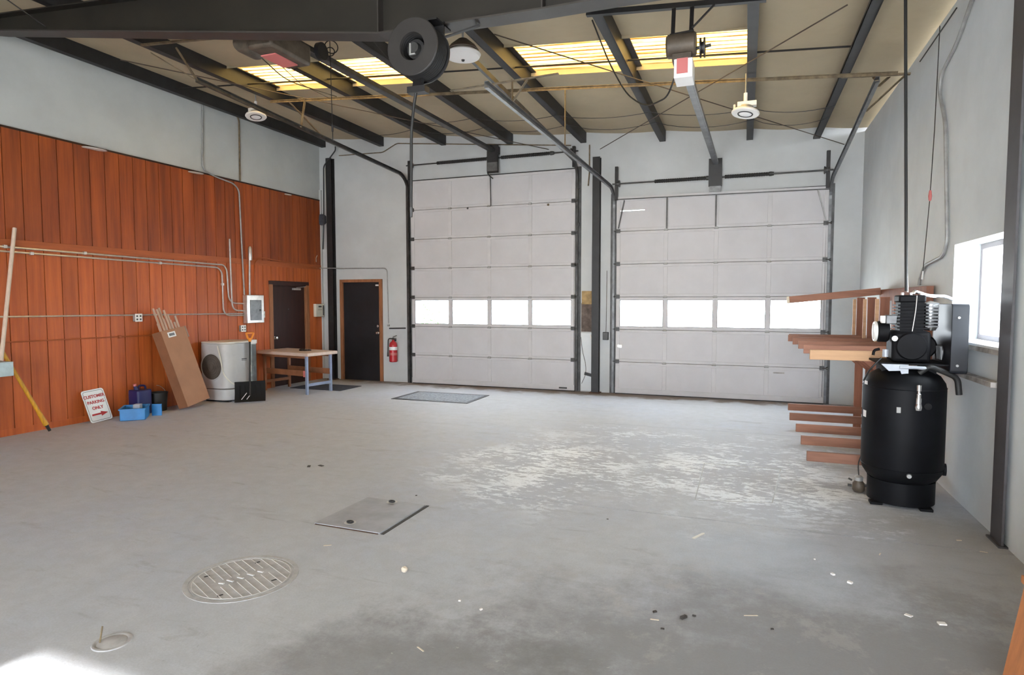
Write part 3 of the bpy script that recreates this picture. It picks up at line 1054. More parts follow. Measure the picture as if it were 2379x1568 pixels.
part('pulley_shaft', G().cyl((-0.48, 5.93, 3.91), (-0.33, 5.93, 3.925), 0.014, 10), 'reel_black', o2)
g = G()
for sg in (-1, 1):
    g.bar((-0.56 + sg * 0.032, 6.05, 3.80), (-0.5 + sg * 0.032, D - 0.19, 3.925), 0.018, 0.05)
g.bar((-0.56, 6.05, 3.775), (-0.5, D - 0.19, 3.90), 0.05, 0.008)
part('trolley_rail', g, 'galvanised', o2, smooth=False)
part('header_bracket', G().box(-0.61, -0.40, D - 0.19, D - 0.15, 3.55, 4.0).box(-0.58, -0.43, D - 0.15, D - 0.002, 3.80, 3.98), 'dark_steel', o2)
part('header_plate', G().box(-0.595, -0.415, D - 0.18, D - 0.16, 3.46, 3.56), 'galvanised', o2)
part('hanger_angle', G().bar((-1.47, 5.97, zc(-1.47) - 0.01), (0.12, 5.99, zc(0.12) - 0.01), 0.05, 0.045), 'dark_steel', o2)
for xx in (-0.66, -0.50):
    part('hanger_strut', G().bar((xx, 5.97, zc(xx) - 0.02), (xx - 0.01, 5.95, 3.86), 0.035, 0.012), 'dark_steel', o2)
part('hanger_strut', G().bar((-0.30, 5.97, zc(-0.3) - 0.02), (-0.50, 5.95, 4.10), 0.03, 0.012), 'dark_steel', o2)
part('hanger_strut', G().bar((-0.69, 5.95, 4.06), (-0.48, 5.95, 4.07), 0.03, 0.03), 'dark_steel', o2)
pts = [(-0.62, 5.86, 3.70), (-0.70, 5.95, 3.52), (-0.95, 6.3, 3.55), (-1.2, 6.6, 3.8), (-1.36, 6.5, 4.1), (-1.42, 5.99, 4.33)]
part('power_cord', G().tube(fillet(pts, 0.25, 6), 0.008, 6), 'wire_black', o2)

# opener of the taller door, half hidden behind the beam
o1 = thing('door_opener', 'brown motor opener with red label half hidden behind the deep roof beam', 'door opener', (-4.47, 5.3, 4.2))
part('housing', G().box(-4.62, -4.32, 4.95, 5.55, 4.12, 4.34), 'motor_tan', o1, bev=0.03)
part('motor', G().lathe([(0, -0.13), (0.09, -0.13), (0.1, -0.1), (0.1, 0.1), (0.09, 0.13), (0, 0.13)], (-4.72, 5.1, 4.22), (0, 1, 0), 18), 'motor_tan', o1)
part('label_plate', G().box(-4.60, -4.42, 5.12, 5.45, 4.108, 4.12), 'label_red', o1)
part('pulley', G().lathe([(0, 0), (0.09, 0), (0.09, 0.05), (0, 0.05)], (-4.32, 5.68, 4.32), (1, 0, 0), 18), 'reel_black', o1)
g = G()
for sg in (-1, 1):
    g.bar((-4.47 + sg * 0.04, 5.5, 4.36), (-4.47 + sg * 0.04, D - 0.19, 4.46), 0.02, 0.055)
g.bar((-4.47, 5.5, 4.335), (-4.47, D - 0.19, 4.435), 0.06, 0.008)
part('trolley_rail', g, 'track_steel', o1, smooth=False)
part('header_bracket', G().box(-4.57, -4.36, D - 0.19, D - 0.15, 4.05, 4.56).box(-4.54, -4.39, D - 0.15, D - 0.002, 4.42, 4.55), 'dark_steel', o1)
part('header_plate', G().box(-4.565, -4.365, D - 0.20, D - 0.19, 4.08, 4.24), 'galvanised', o1)
for xx in (-4.62, -4.34):
    part('hanger_strut', G().bar((xx, 5.15, zc(xx)), (xx, 5.15, 4.3), 0.03, 0.01), 'dark_steel', o1)
part('power_cord', G().tube(fillet([(-4.75, 5.0, 4.3), (-5.1, 5.5, 4.42), (-5.45, 6.5, 4.42), (-5.5, 7.6, 4.56)], 0.3, 6), 0.007, 6), 'wire_black', o1)

# ================================================================== HOSE REEL AND LAMPS
rc = V((-2.47, 4.50, 3.64))
reel = thing('hose_reel', 'black hose reel with grey side disc hanging under the roof beam', 'hose reel', tuple(rc))
ax = (0, -1, 0)
disc = [(0.100, 0.095), (0.108, 0.112), (0.215, 0.112), (0.222, 0.106), (0.222, 0.098), (0.100, 0.088)]
part('side_disc', G().lathe(disc, rc, ax, 40), 'reel_grey', reel)
part('side_disc', G().lathe([(0.03, -0.095), (0.222, -0.095), (0.222, -0.108), (0.03, -0.108)], rc, ax, 40), 'reel_black', reel)
part('drum', G().lathe([(0, -0.095), (0.075, -0.095), (0.075, 0.05), (0, 0.05)], rc, ax, 24), 'reel_black', reel)
g = G()
for layer, rr in enumerate((0.11, 0.135, 0.16, 0.185, 0.2)):
    for k in range(7):
        g.torus(rc + V((0, 0.075 - 0.025 * k, 0)), (0, 1, 0), rr, 0.0125, 24, 6)
part('wound_hose', g, 'rubber', reel)
part('hub', G().lathe([(0, 0.05), (0.05, 0.05), (0.04, 0.085), (0, 0.085)], rc, ax, 14), 'track_steel', reel)
part('spring_cover', G().box(rc.x - 0.03, rc.x - 0.018, rc.y - 0.10, rc.y - 0.085, rc.z - 0.05, rc.z + 0.03).box(rc.x - 0.03, rc.x + 0.02, rc.y - 0.10, rc.y - 0.085, rc.z - 0.06, rc.z - 0.048), 'conduit_grey', reel)
part('bracket', G().box(rc.x - 0.04, rc.x + 0.16, rc.y + 0.12, rc.y + 0.14, rc.z - 0.1, 3.90).box(rc.x - 0.04, rc.x + 0.16, rc.y + 0.0, rc.y + 0.25, 3.868, 3.882), 'reel_black', reel)
part('bracket', G().bar((rc.x + 0.1, rc.y + 0.12, 3.76), (rc.x + 0.42, YB, 3.88), 0.03, 0.012), 'reel_black', reel)
part('guide_arm', G().bar((rc.x - 0.02, rc.y + 0.05, rc.z - 0.12), (rc.x - 0.03, rc.y + 0.02, rc.z - 0.31), 0.1, 0.03).box(rc.x - 0.1, rc.x + 0.06, rc.y - 0.02, rc.y + 0.06, rc.z - 0.32, rc.z - 0.27), 'reel_black', reel)
hp = fillet([(rc.x - 0.02, rc.y, rc.z - 0.28), (rc.x - 0.05, rc.y + 0.01, rc.z - 0.38), (rc.x - 0.08, rc.y + 0.01, rc.z - 0.6), (rc.x - 0.09, rc.y + 0.01, 2.42)], 0.15, 5)
part('hanging_hose', G().tube(hp, 0.0125, 8), 'rubber', reel)
part('hose_end', G().cyl((rc.x - 0.09, rc.y + 0.01, 2.42), (rc.x - 0.09, rc.y + 0.01, 2.34), 0.015, 10, 0.01), 'track_steel', reel)


def heat_lamp(label, c, ztop, tilt):
    x, y, z = c
    t = thing('ring_lamp', label, 'lamp', c, 'white ring lamps under the purlins')
    ax_ = V((tilt * 0.15, -0.12, -1)).normalized()
    part('ring', G().lathe([(0.085, 0.0), (0.15, 0.0), (0.158, -0.012), (0.15, -0.03), (0.09, -0.035), (0.085, 0.0)], c, ax_, 32), 'white_plastic', t)
    part('lens', G().lathe([(0.0, 0.018), (0.04, 0.015), (0.07, 0.004), (0.085, -0.012)], c, ax_, 24), 'label_white', t)
    part('dark_rim', G().torus(V(c) + ax_ * 0.001, ax_, 0.08, 0.008, 28, 6), 'gasket', t)
    part('driver_box', G().obox(V(c) - ax_ * 0.115, (0.105, 0, 0), (0, 0.05, 0), (0, 0, 0.028)), 'white_plastic', t, bev=0.005)
    part('heat_sink', G().lathe([(0, -0.09), (0.075, -0.09), (0.09, -0.035), (0, -0.035)], c, ax_, 20), 'conduit_grey', t)
    part('side_post', G().cyl(V(c) + V((-0.12, 0, 0.02)), V(c) + V((-0.12, 0, 0.12)), 0.013, 8), 'white_plastic', t)
    part('stem', G().cyl(V(c) + V((0, 0, 0.13)), (x, y, z + 0.24), 0.022, 10), 'white_plastic', t)
    part('mount_strap', G().cyl((x, y, z + 0.24), (x, y, ztop), 0.008, 8), 'conduit_grey', t)


heat_lamp('white ring lamp hanging beside the left wall', (-7.22, 7.9, 4.53), zc(-7.22) + 0.12, 1)
heat_lamp('white ring lamp hanging under the purlin beside the tan opener motor', (-0.045, 7.9, 3.835), zc(-0.04), -1)
dl = thing('dome_lamp', 'clear glass dome lamp hanging beside the black hose reel', 'lamp', (-2.78, 6.0, 4.2))
part('dome', G().lathe([(0.03, 0.075), (0.12, 0.05), (0.18, 0.01), (0.185, 0.0), (0.17, -0.03), (0.09, -0.05), (0.0, -0.056)], (-2.78, 6.0, 4.2), (0, 0, 1), 32), 'label_white', dl)
part('cap', G().lathe([(0.0, 0.15), (0.05, 0.15), (0.13, 0.085), (0.165, 0.04), (0.16, 0.03)], (-2.78, 6.0, 4.2), (0, 0, 1), 28), 'motor_tan', dl)
part('finial', G().lathe([(0, -0.075), (0.014, -0.07), (0.018, -0.055), (0, -0.05)], (-2.78, 6.0, 4.2), (0, 0, 1), 12), 'gasket', dl)
part('stem', G().cyl((-2.78, 6.0, 4.34), (-2.78, 6.0, zc(-2.78) + 0.13), 0.012, 8), 'conduit_grey', dl)

# cables under the roof
for lab, pts in (
        ('thin wire slung across the purlins in front of the lower white door', sum([sag((a, 9.35, zc(a) - 0.005), (b, 9.3, zc(b) - 0.005), 0.06, 8)[(0 if i == 0 else 1):] for i, (a, b) in enumerate(zip(PUR[2:-1], PUR[3:]))], [])),
        ('second thin wire slung across the purlins near the white doors', sum([sag((a, 9.9, zc(a) - 0.005), (b, 9.85, zc(b) - 0.005), 0.09, 8)[(0 if i == 0 else 1):] for i, (a, b) in enumerate(zip(PUR[1:-1], PUR[2:]))], [])),
        ('loose black wire dropping from the tall door opener to the roof light', [V((-4.9, 5.1, 4.55)), V((-5.2, 5.9, 4.5)), V((-5.55, 6.9, 4.52)), V((-5.62, 7.6, 4.55))]),
        ('black wire hanging in a loop from the beam to the hose reel rail', [V((-3.6, 5.1, 4.5)), V((-3.8, 5.9, 4.45)), V((-4.0, 6.6, 4.5)), V((-4.05, 7.4, 4.58))])):
    one('roof_wire', G().tube(pts, 0.0045, 5), 'wire_black', lab, 'wire')
pc = thing('pull_rope', 'black rope hanging from a coil below the tall door opener rail', 'rope', (-4.42, 6.0, 4.3))
part('coil', G().torus((-4.42, 6.0, 4.45), (0.5, -1, 0.1), 0.05, 0.006, 20, 5).torus((-4.40, 6.0, 4.50), (0.8, -1, 0), 0.07, 0.006, 20, 5), 'wire_black', pc)
part('rope', G().cyl((-4.42, 6.0, 4.62), (-4.40, 6.0, 3.45), 0.005, 6), 'wire_black', pc)
part('rope_knot', G().lathe([(0, -0.06), (0.011, -0.05), (0.013, 0), (0.006, 0.03), (0, 0.03)], (-4.403, 6.0, 3.62), (0, 0, 1), 8), 'wire_black', pc)

# ================================================================== BACK WALL FITTINGS
d4 = thing('door_4', 'black flush person door in a brown wooden frame', 'door', (-7.5, D, 0), kind='structure')
g = G().box(-8.02, -7.95, D - 0.035, D + 0.05, 0, 2.11).box(-7.06, -6.99, D - 0.035, D + 0.05, 0, 2.11).box(-7.95, -7.06, D - 0.035, D + 0.05, 2.05, 2.11)
part('door_frame', g, 'stained_frame', d4, bev=0.004)
part('door_leaf', G().box(-7.955, -7.055, D + 0.01, D + 0.05, 0.0, 2.055), 'black_door', d4, bev=0.003)
part('door_knob', G().lathe([(0.028, 0), (0.028, 0.006), (0.01, 0.012), (0.01, 0.035), (0.026, 0.045), (0.024, 0.06), (0, 0.066)], (-7.12, D + 0.01, 1.0), (0, -1, 0), 16), 'bright_metal', d4)
part('deadbolt', G().lathe([(0.026, 0), (0.026, 0.012), (0, 0.016)], (-7.12, D + 0.01, 1.14), (0, -1, 0), 14), 'bright_metal', d4)
part('closer_plate', G().box(-7.16, -7.09, D - 0.002, D + 0.01, 1.97, 2.0), 'label_white', d4)

fe = thing('fire_extinguisher', 'red fire extinguisher hanging on the wall beside the black door', 'extinguisher', (-6.70, D - 0.09, 0.42))
ec = (-6.70, D - 0.09)
part('cylinder', G().lathe([(0, 0.42), (0.07, 0.42), (0.082, 0.435), (0.082, 0.76), (0.07, 0.81), (0.03, 0.845), (0.024, 0.87), (0, 0.87)], (*ec, 0), (0, 0, 1), 24), 'red_paint', fe)
part('label_band', G().lathe([(0.0832, 0.665), (0.0832, 0.73)], (*ec, 0), (0, 0, 1), 24), 'label_white', fe)
part('label_band', G().lathe([(0.0832, 0.56), (0.0832, 0.61)], (*ec, 0), (0, 0, 1), 24), 'label_red', fe)
part('valve_head', G().cyl((*ec, 0.86), (*ec, 0.915), 0.022, 12).bar((ec[0], ec[1], 0.93), (ec[0] + 0.09, ec[1] - 0.02, 0.96), 0.022, 0.01).bar((ec[0], ec[1], 0.905), (ec[0] + 0.08, ec[1] - 0.02, 0.90), 0.022, 0.01), 'gasket', fe)
part('hose', G().tube(fillet([(ec[0], ec[1], 0.89), (ec[0] - 0.11, ec[1] - 0.01, 0.90), (ec[0] - 0.115, ec[1] - 0.02, 0.62)], 0.09), 0.011, 8), 'rubber', fe)
part('nozzle', G().cyl((ec[0] - 0.115, ec[1] - 0.02, 0.62), (ec[0] - 0.115, ec[1] - 0.02, 0.53), 0.012, 8, 0.018), 'rubber', fe)
part('wall_hook', G().box(ec[0] - 0.02, ec[0] + 0.02, D - 0.07, D, 0.84, 0.88), 'dark_steel', fe)


def conduit(label, pts, r=0.012, m='conduit_grey', fr=0.1, box=None, straps=()):
    c = thing('conduit_pipe', label, 'conduit', tuple(pts[0]))
    part('pipe', G().tube(fillet(pts, fr, 6), r, 8), m, c)
    for b in straps:
        part('strap', G().box(b[0] - 0.02, b[0] + 0.02, b[1] - 0.02, b[1] + 0.02, b[2] - 0.02, b[2] + 0.02), m, c, bev=0.004)
    return c


conduit('thin conduit bending round the black door to a small box', [(-8.42, D - 0.145, 2.352), (-8.05, D - 0.145, 2.345), (-8.0, D - 0.015, 2.343), (-6.87, D - 0.015, 2.33), (-6.85, D - 0.015, 1.20)], 0.010, 'conduit_grey', 0.09, straps=[(-6.85, D - 0.02, 1.16)])
conduit('short conduit from the small box to the tall door track', [(-6.83, D - 0.02, 1.10), (-6.45, D - 0.02, 1.11)], 0.013, 'dark_steel')
conduit('dark pipe jogging along the wall above the tall white door', [(-7.98, D - 0.03, 4.68), (-6.93, D - 0.03, 4.66), (-6.6, D - 0.03, 4.81), (-6.3, D - 0.03, 4.78), (-3.0, D - 0.03, 4.46)], 0.010, 'rusty_strut', 0.05)
conduit('black pipe running down the corner beside the wooden wall', [(-7.98, D - 0.15, 4.84), (-7.98, D - 0.15, 4.76), (-8.28, D - 0.15, 4.46), (-8.30, D - 0.15, 3.3), (-8.37, D - 0.10, 2.75)], 0.013, 'dark_steel', 0.06)
conduit('white pipe beside the dark post at the wooden wall', [(-8.335, D - 0.03, 4.45), (-8.30, D - 0.03, 3.1)], 0.014, 'cream_plastic')
conduit('brown conduit beside the dark post between the doors', [(-2.66, D - 0.03, 4.44), (-2.66, D - 0.03, 3.95), (-2.68, D - 0.03, 3.72)], 0.012, 'rusty_strut', 0.03)
one('wall_wire', G().tube(sag((-2.33, D - 0.01, 2.2), (-2.34, D - 0.012, 1.10), 0.0, 6), 0.004, 5), 'wire_brown', 'thin wire dropping to the small control box between the doors', 'wire')
pts = [V((-2.80, D - 0.02, 1.0)), V((-2.77, D - 0.03, 0.75)), V((-2.70, D - 0.04, 0.5)), V((-2.70, D - 0.04, 0.32)), V((-2.78, D - 0.03, 0.15))]
one('wall_wire', G().tube(fillet(pts, 0.1, 5), 0.004, 5), 'wire_black', 'loose wire looping over the white cover between the doors', 'wire')
g = G().box(-2.39, -2.29, D - 0.06, D - 0.002, 0.96, 1.10)
cb = one('control_box', g, 'dark_steel', 'small dark control box beside the lower white door', 'control box', bev=0.006)
part('lid', G().box(-2.38, -2.30, D - 0.066, D - 0.06, 0.975, 1.085), 'track_steel', cb)
cv = one('wall_cover', G().box(-2.80, -2.60, D - 0.02, D, 0.02, 1.08), 'wall_paint_right', 'white cover sheet at the foot of the post between the doors', 'cover panel', bev=0.004)
part('hook', G().bar((-2.62, D - 0.05, 1.05), (-2.60, D - 0.05, 0.98), 0.02, 0.02), 'white_plastic', cv)
ei = one('exposed_insulation', G().box(-2.80, -2.60, D - 0.006, D - 0.002, 1.10, 1.62), 'bare_board', 'torn patch of bare brown insulation between the doors', 'wall patch')
part('foam_strip', G().box(-2.79, -2.60, D - 0.012, D - 0.002, 1.60, 1.84), 'insul_foam', ei)
pb = one('post_bracket', G().bar((-2.70, D - 0.13, 0.35), (-2.57, D - 0.13, 0.32), 0.03, 0.05), 'dark_steel', 'stubby dark bracket low on the post between the doors', 'bracket')
# door stop bolts at the foot of the lower door
one('wall_horn', G().lathe([(0, 0), (0.11, 0), (0.12, 0.015), (0.11, 0.03), (0, 0.04)], (-8.44, D - 0.02, 3.38), (0.3, -1, 0), 20), 'mat_dark', 'dusty brown round horn high in the corner by the dark post', 'horn')

# ================================================================== LEFT WALL FITTINGS
XW = XL + 0.02      # face of the planks
d3 = thing('door_3', 'dark brown door in the wooden wall behind the work table', 'door', (XL, 10.1, 0), kind='structure')
g = G().box(XL - 0.06, XL + 0.035, 9.50, 9.60, 0, 1.98).box(XL - 0.06, XL + 0.035, 10.56, 10.66, 0, 1.98)
part('door_frame', g, 'stained_frame', d3, bev=0.004)
part('door_head', G().box(XL - 0.06, XL + 0.03, 9.50, 10.66, 1.96, 2.05), 'brown_door', d3, bev=0.004)
part('door_leaf', G().box(XL - 0.06, XL - 0.02, 9.595, 10.565, 0.0, 1.965), 'brown_door', d3)
part('door_knob', G().lathe([(0.03, 0), (0.03, 0.006), (0.012, 0.012), (0.012, 0.04), (0.028, 0.05), (0.026, 0.064), (0, 0.07)], (XL - 0.02, 9.68, 0.95), (1, 0, 0), 16), 'bright_metal', d3)
part('peephole', G().cyl((XL - 0.02, 10.08, 1.5), (XL - 0.014, 10.08, 1.5), 0.012, 10), 'bright_metal', d3)
part('closer', G().box(XL - 0.02, XL + 0.02, 10.2, 10.42, 1.88, 1.92).bar((XL + 0.01, 10.3, 1.93), (XL + 0.03, 10.55, 1.955), 0.02, 0.008), 'conduit_metal', d3)

C1 = [(XW + 0.02, 2.3, 2.36), (XW + 0.02, 5.15, 2.32), (XW + 0.02, 6.67, 2.305), (XW + 0.02, 8.40, 2.285), (XW + 0.02, 8.47, 2.20), (XW + 0.02, 8.50, 1.63), (XW + 0.02, 8.84, 1.615)]
conduit('upper of two conduits along the wooden wall bending down to the breaker panel', C1, 0.013, 'conduit_metal', 0.16, straps=[(XW + 0.02, 5.0, 2.325), (XW + 0.02, 5.98, 2.315)])
C2 = [(XW + 0.02, 2.3, 2.30), (XW + 0.02, 5.15, 2.265), (XW + 0.02, 8.27, 2.235), (XW + 0.02, 8.36, 2.16), (XW + 0.02, 8.37, 1.41), (XW + 0.02, 8.84, 1.405)]
conduit('lower of two conduits along the wooden wall bending down to the breaker panel', C2, 0.012, 'conduit_metal', 0.15, straps=[(XW + 0.02, 5.3, 2.262), (XW + 0.02, 7.15, 2.247), (XW + 0.02, 8.365, 1.95)])
conduit('conduit rising from the breaker panel to a stub end', [(XW + 0.05, 8.84, 1.485), (XW + 0.05, 8.54, 1.50), (XW + 0.05, 8.52, 2.62), (XW + 0.05, 8.52, 2.74)], 0.013, 'conduit_metal', 0.14)
conduit('straight conduit along the wooden wall at socket height', [(XW + 0.015, 2.3, 1.49), (XW + 0.015, 5.03, 1.47), (XW + 0.015, 8.84, 1.436)], 0.011, 'conduit_metal')
conduit('thin brown pipe low along the wooden wall', [(XW + 0.01, 2.3, 1.175), (XW + 0.01, 4.92, 1.16), (XW + 0.01, 7.1, 1.14)], 0.009, 'ledger_wood', straps=[(XW + 0.01, 6.45, 1.145)])
conduit('conduit dropping from the roof and stepping across to the breaker panel', [(XL + 0.02, 8.07, 4.90), (XL + 0.02, 8.03, 3.84), (XW + 0.02, 8.25, 3.77), (XW + 0.02, 8.68, 3.72), (XW + 0.02, 8.80, 3.62), (XW + 0.02, 8.86, 1.76)], 0.013, 'conduit_grey', 0.14)
conduit('dark pipe down the pale wall above the breaker panel', [(XL + 0.02, 8.80, 4.95), (XL + 0.02, 8.86, 4.86), (XL + 0.02, 8.85, 3.80)], 0.014, 'rusty_strut', 0.08)
chd = conduit('short conduit rising from the breaker panel to a round head', [(XW + 0.02, 8.99, 1.76), (XW + 0.02, 9.01, 2.45)], 0.016, 'conduit_metal')
part('conduit_head', G().lathe([(0, 2.40), (0.03, 2.40), (0.035, 2.46), (0.03, 2.62), (0.015, 2.65), (0, 2.65)], (XW + 0.035, 9.01, 0), (0, 0, 1), 14), 'conduit_metal', chd)
conduit('thin conduit rising from the right top of the breaker panel', [(XW + 0.02, 9.12, 1.76), (XW + 0.02, 9.14, 2.38), (XW + 0.015, 9.3, 2.47), (XW + 0.012, 11.0, 2.36)], 0.010, 'ledger_wood', 0.08)
ep = thing('breaker_panel', 'grey steel breaker panel on the wooden wall', 'electric panel', (XW, 9.04, 1.26))
part('box', G().box(XW, XW + 0.10, 8.84, 9.26, 1.26, 1.77), 'conduit_metal', ep, bev=0.008)
dd = part('panel_door', G().box(XW + 0.10, XW + 0.108, 8.91, 9.19, 1.31, 1.68), 'galvanised', ep, bev=0.004)
part('latch', G().box(XW + 0.108, XW + 0.116, 9.13, 9.17, 1.475, 1.51), 'gasket', dd)


def outlet(label, y, z, w, hh, dep, cols, m='white_plastic'):
    t = thing('power_outlet', label, 'outlet', (XW, y, z))
    part('back_box', G().box(XW, XW + dep, y - w / 2, y + w / 2, z - hh / 2, z + hh / 2), 'conduit_grey', t, bev=0.004)
    fp = part('face_plate', G().box(XW + dep, XW + dep + 0.006, y - w / 2 - 0.004, y + w / 2 + 0.004, z - hh / 2 - 0.004, z + hh / 2 + 0.004), m, t, bev=0.003)
    for i in range(cols):
        for k in (-1, 1):
            yy = y + (i - (cols - 1) / 2) * w * 0.5
            part('socket', G().box(XW + dep + 0.006, XW + dep + 0.008, yy - w * 0.12, yy + w * 0.12, z + k * hh * 0.22 - hh * 0.11, z + k * hh * 0.22 + hh * 0.11), 'gasket', fp)


outlet('white four way outlet on the wooden wall above the sign', 6.73, 1.415, 0.11, 0.11, 0.05, 2)
outlet('white four way outlet below the breaker panel', 8.79, 1.17, 0.11, 0.11, 0.05, 2)
sw = one('light_switch', G().box(XW, XW + 0.05, 9.28, 9.34, 1.35, 1.47), 'white_plastic', 'narrow white switch beside the breaker panel', 'switch', bev=0.004)
part('toggle', G().box(XW + 0.05, XW + 0.062, 9.302, 9.318, 1.395, 1.425), 'cream_plastic', sw)
th = one('alarm_box', G().box(XW, XW + 0.07, 10.80, 11.06, 1.33, 1.60), 'cream_plastic', 'cream control box on the wooden wall beside the brown door', 'control box', bev=0.006)
part('cover_mark', G().box(XW + 0.07, XW + 0.072, 10.88, 10.98, 1.53, 1.56), 'gasket', th)
part('cover_mark', G().box(XW + 0.07, XW + 0.072, 10.86, 10.99, 1.475, 1.482), 'galvanised', th)
part('side_strip', G().box(XW + 0.07, XW + 0.073, 11.02, 11.05, 1.36, 1.57), 'track_steel', th)
for y_, r_, lab in ((6.13, 0.15, 'larger flat white disc under the top of the wooden wall'), (7.83, 0.12, 'flat white disc under the top of the wooden wall beside the conduit'), (10.05, 0.07, 'small flat white disc under the top of the wooden wall above the brown door')):
    one('wall_disc', G().lathe([(0, 0), (r_ * 0.9, 0), (r_, 0.008), (r_ * 0.9, 0.016), (0, 0.016)], (XW + r_ * 0.55, y_, 3.735), (0.12, 0, 1), 28), 'white_plastic', lab, 'wall disc')
one('hanging_strip', G().tube([(XW + 0.005, 10.95, 2.62), (XW + 0.012, 10.90, 2.56), (XW + 0.008, 10.91, 2.48)], 0.006, 6), 'cream_plastic', 'scrap of pale tape hanging on the wooden wall near the corner', 'tape')

# ================================================================== ALONG THE LEFT WALL
bn = thing('wall_bench', 'pale blue painted bench against the wooden wall', 'bench', (-8.1, 4.0, 0))
part('apron', G().box(-8.03, -8.0, 2.6, 4.76, 0.79, 0.945), 'pale_blue_paint', bn, bev=0.004)
part('bench_top', G().box(-8.46, -8.0, 2.6, 4.76, 0.945, 0.955), 'pale_blue_paint', bn)
for yy in (2.8, 3.9):
    part('leg', G().box(-8.12, -8.05, yy, yy + 0.07, 0, 0.945), 'pale_blue_paint', bn)
    part('leg', G().box(-8.45, -8.38, yy, yy + 0.07, 0, 0.945), 'pale_blue_paint', bn)
one('wooden_pole', G().cyl((-8.22, 4.76, 0.958), (-8.455, 5.115, 2.56), 0.022, 12), 'pole_wood', 'long bare wooden pole standing on the pale blue bench', 'pole')
yt = thing('yellow_tool', 'yellow handled pry tool with black tip leaning on the wooden wall', 'hand tool', (-8.26, 5.29, 0))
a, b = V((-8.27, 5.31, 0.0)), V((-8.465, 4.72, 1.47))
d_ = (b - a).normalized()
part('tip', G().cyl(a + d_ * 0.012, a + d_ * 0.11, 0.017, 10, 0.022), 'rubber', yt)
part('ferrule', G().cyl(a + d_ * 0.10, a + d_ * 0.28, 0.032, 12, 0.026), 'yellow_paint', yt)
part('handle', G().cyl(a + d_ * 0.27, b, 0.023, 12, 0.019), 'yellow_paint', yt)

# the sign leaning on the wall
sg0 = V((-8.30, 6.02, 0.0))
uw = V((0, 1, 0))
uu = V((-0.155, -0.03, 0.445)).normalized()
uw = (uw - uu * uw.dot(uu)).normalized()
un = uw.cross(uu).normalized()
sc_ = sg0 + uu * 0.232 + V((0, 0, 0.004))
sgn = thing('leaning_sign', 'small white sign with red lettering and arrow leaning on the wooden wall', 'sign', tuple(sg0))
part('plate', G().prism(rrect(0.32, 0.457, 0.035), sc_, uw, uu, un * 0.003), 'sign_face', sgn)
outer, inner = rrect(0.285, 0.422, 0.028), rrect(0.275, 0.412, 0.023)
gg = G()
n_ = len(outer)
vs = [sc_ + un * 0.0042 + uw * p[0] + uu * p[1] for p in outer] + [sc_ + un * 0.0042 + uw * p[0] + uu * p[1] for p in inner]
gg.add(vs, [(i, (i + 1) % n_, n_ + (i + 1) % n_, n_ + i) for i in range(n_)])
part('border_line', gg, 'sign_black', sgn)
Ms = Matrix((uw, uu, un)).transposed().to_4x4()
for txt, hgt, sz in (('CUSTOMER', 0.130, 0.058), ('PARKING', 0.048, 0.058), ('ONLY', -0.035, 0.058)):
    o = bpy.data.objects.new('lettering', text_mesh(txt, sz, 0.0006, 'sign_red'))
    COL.objects.link(o)
    o.parent = sgn
    o.matrix_parent_inverse = Matrix.Translation(-sg0)
    o.matrix_basis = Matrix.Translation(sc_ + un * 0.0042 + uu * hgt) @ Ms
part('arrow', G().prism([(-0.11, -0.135), (0.02, -0.135), (0.02, -0.158), (0.12, -0.123), (0.02, -0.088), (0.02, -0.111), (-0.11, -0.111)], sc_ + un * 0.0036, uw, uu, un * 0.001), 'sign_red', sgn)

# blue tote, navy can, black bucket
tt = thing('blue_tote', 'open bright blue plastic tote lying in front of the navy can', 'tote', (-8.08, 6.34, 0))
g = G()
TA, TB = V((0.11, 0.10, 0)), V((-0.13, 0.14, 0))
TC = V((-8.08, 6.34, 0))
tn, tm = TA.normalized(), TB.normalized()
for sgn_ in (-1, 1):
    g.obox(TC + TB * sgn_ + V((0, 0, 0.085)), TA, tm * 0.006, (0, 0, 0.08))
    g.obox(TC + TA * sgn_ + V((0, 0, 0.085)), TB, tn * 0.006, (0, 0, 0.08))
g.obox(TC + V((0, 0, 0.01)), TA, TB, (0, 0, 0.006))
part('tote_body', g, 'tote_blue', tt, bev=0.004)
g = G()
for sgn_ in (-1, 1):
    g.obox(TC + TB * sgn_ * 1.05 + V((0, 0, 0.16)), TA * 1.1, tm * 0.012, (0, 0, 0.009))
    g.obox(TC + TA * sgn_ * 1.05 + V((0, 0, 0.16)), TB * 1.02, tn * 0.012, (0, 0, 0.009))
part('tote_rim', g, 'tote_blue', tt, bev=0.003)
part('lid_flap', G().obox(TC + V((0.10, 0.27, 0.085)), (0.055, 0.035, 0), (-0.004, 0.008, 0), (0, 0, 0.085)), 'tote_blue', tt, bev=0.003)
one('small_parcel', G().obox(TC + V((-0.02, 0.06, 0.11)), (0.04, 0.02, 0), (-0.02, 0.04, 0), (0.005, 0, 0.085)), 'plate_grey', 'small grey carton sticking out of the blue tote', 'carton', bev=0.004)
NY = 6.64
nc = thing('navy_can', 'dark navy plastic fluid can against the wooden wall', 'can', (-8.34, NY, 0))
part('body', G().prism(rrect(0.22, 0.24, 0.04), (-8.34, NY, 0.0), (1, 0, 0), (0, 1, 0), (0, 0, 0.36)), 'navy_plastic', nc, bev=0.015)
part('spout', G().cyl((-8.34, NY - 0.06, 0.36), (-8.34, NY - 0.08, 0.42), 0.03, 12, 0.022), 'navy_plastic', nc)
part('cap', G().cyl((-8.34, NY - 0.08, 0.42), (-8.34, NY - 0.085, 0.45), 0.024, 12), 'label_red', nc)
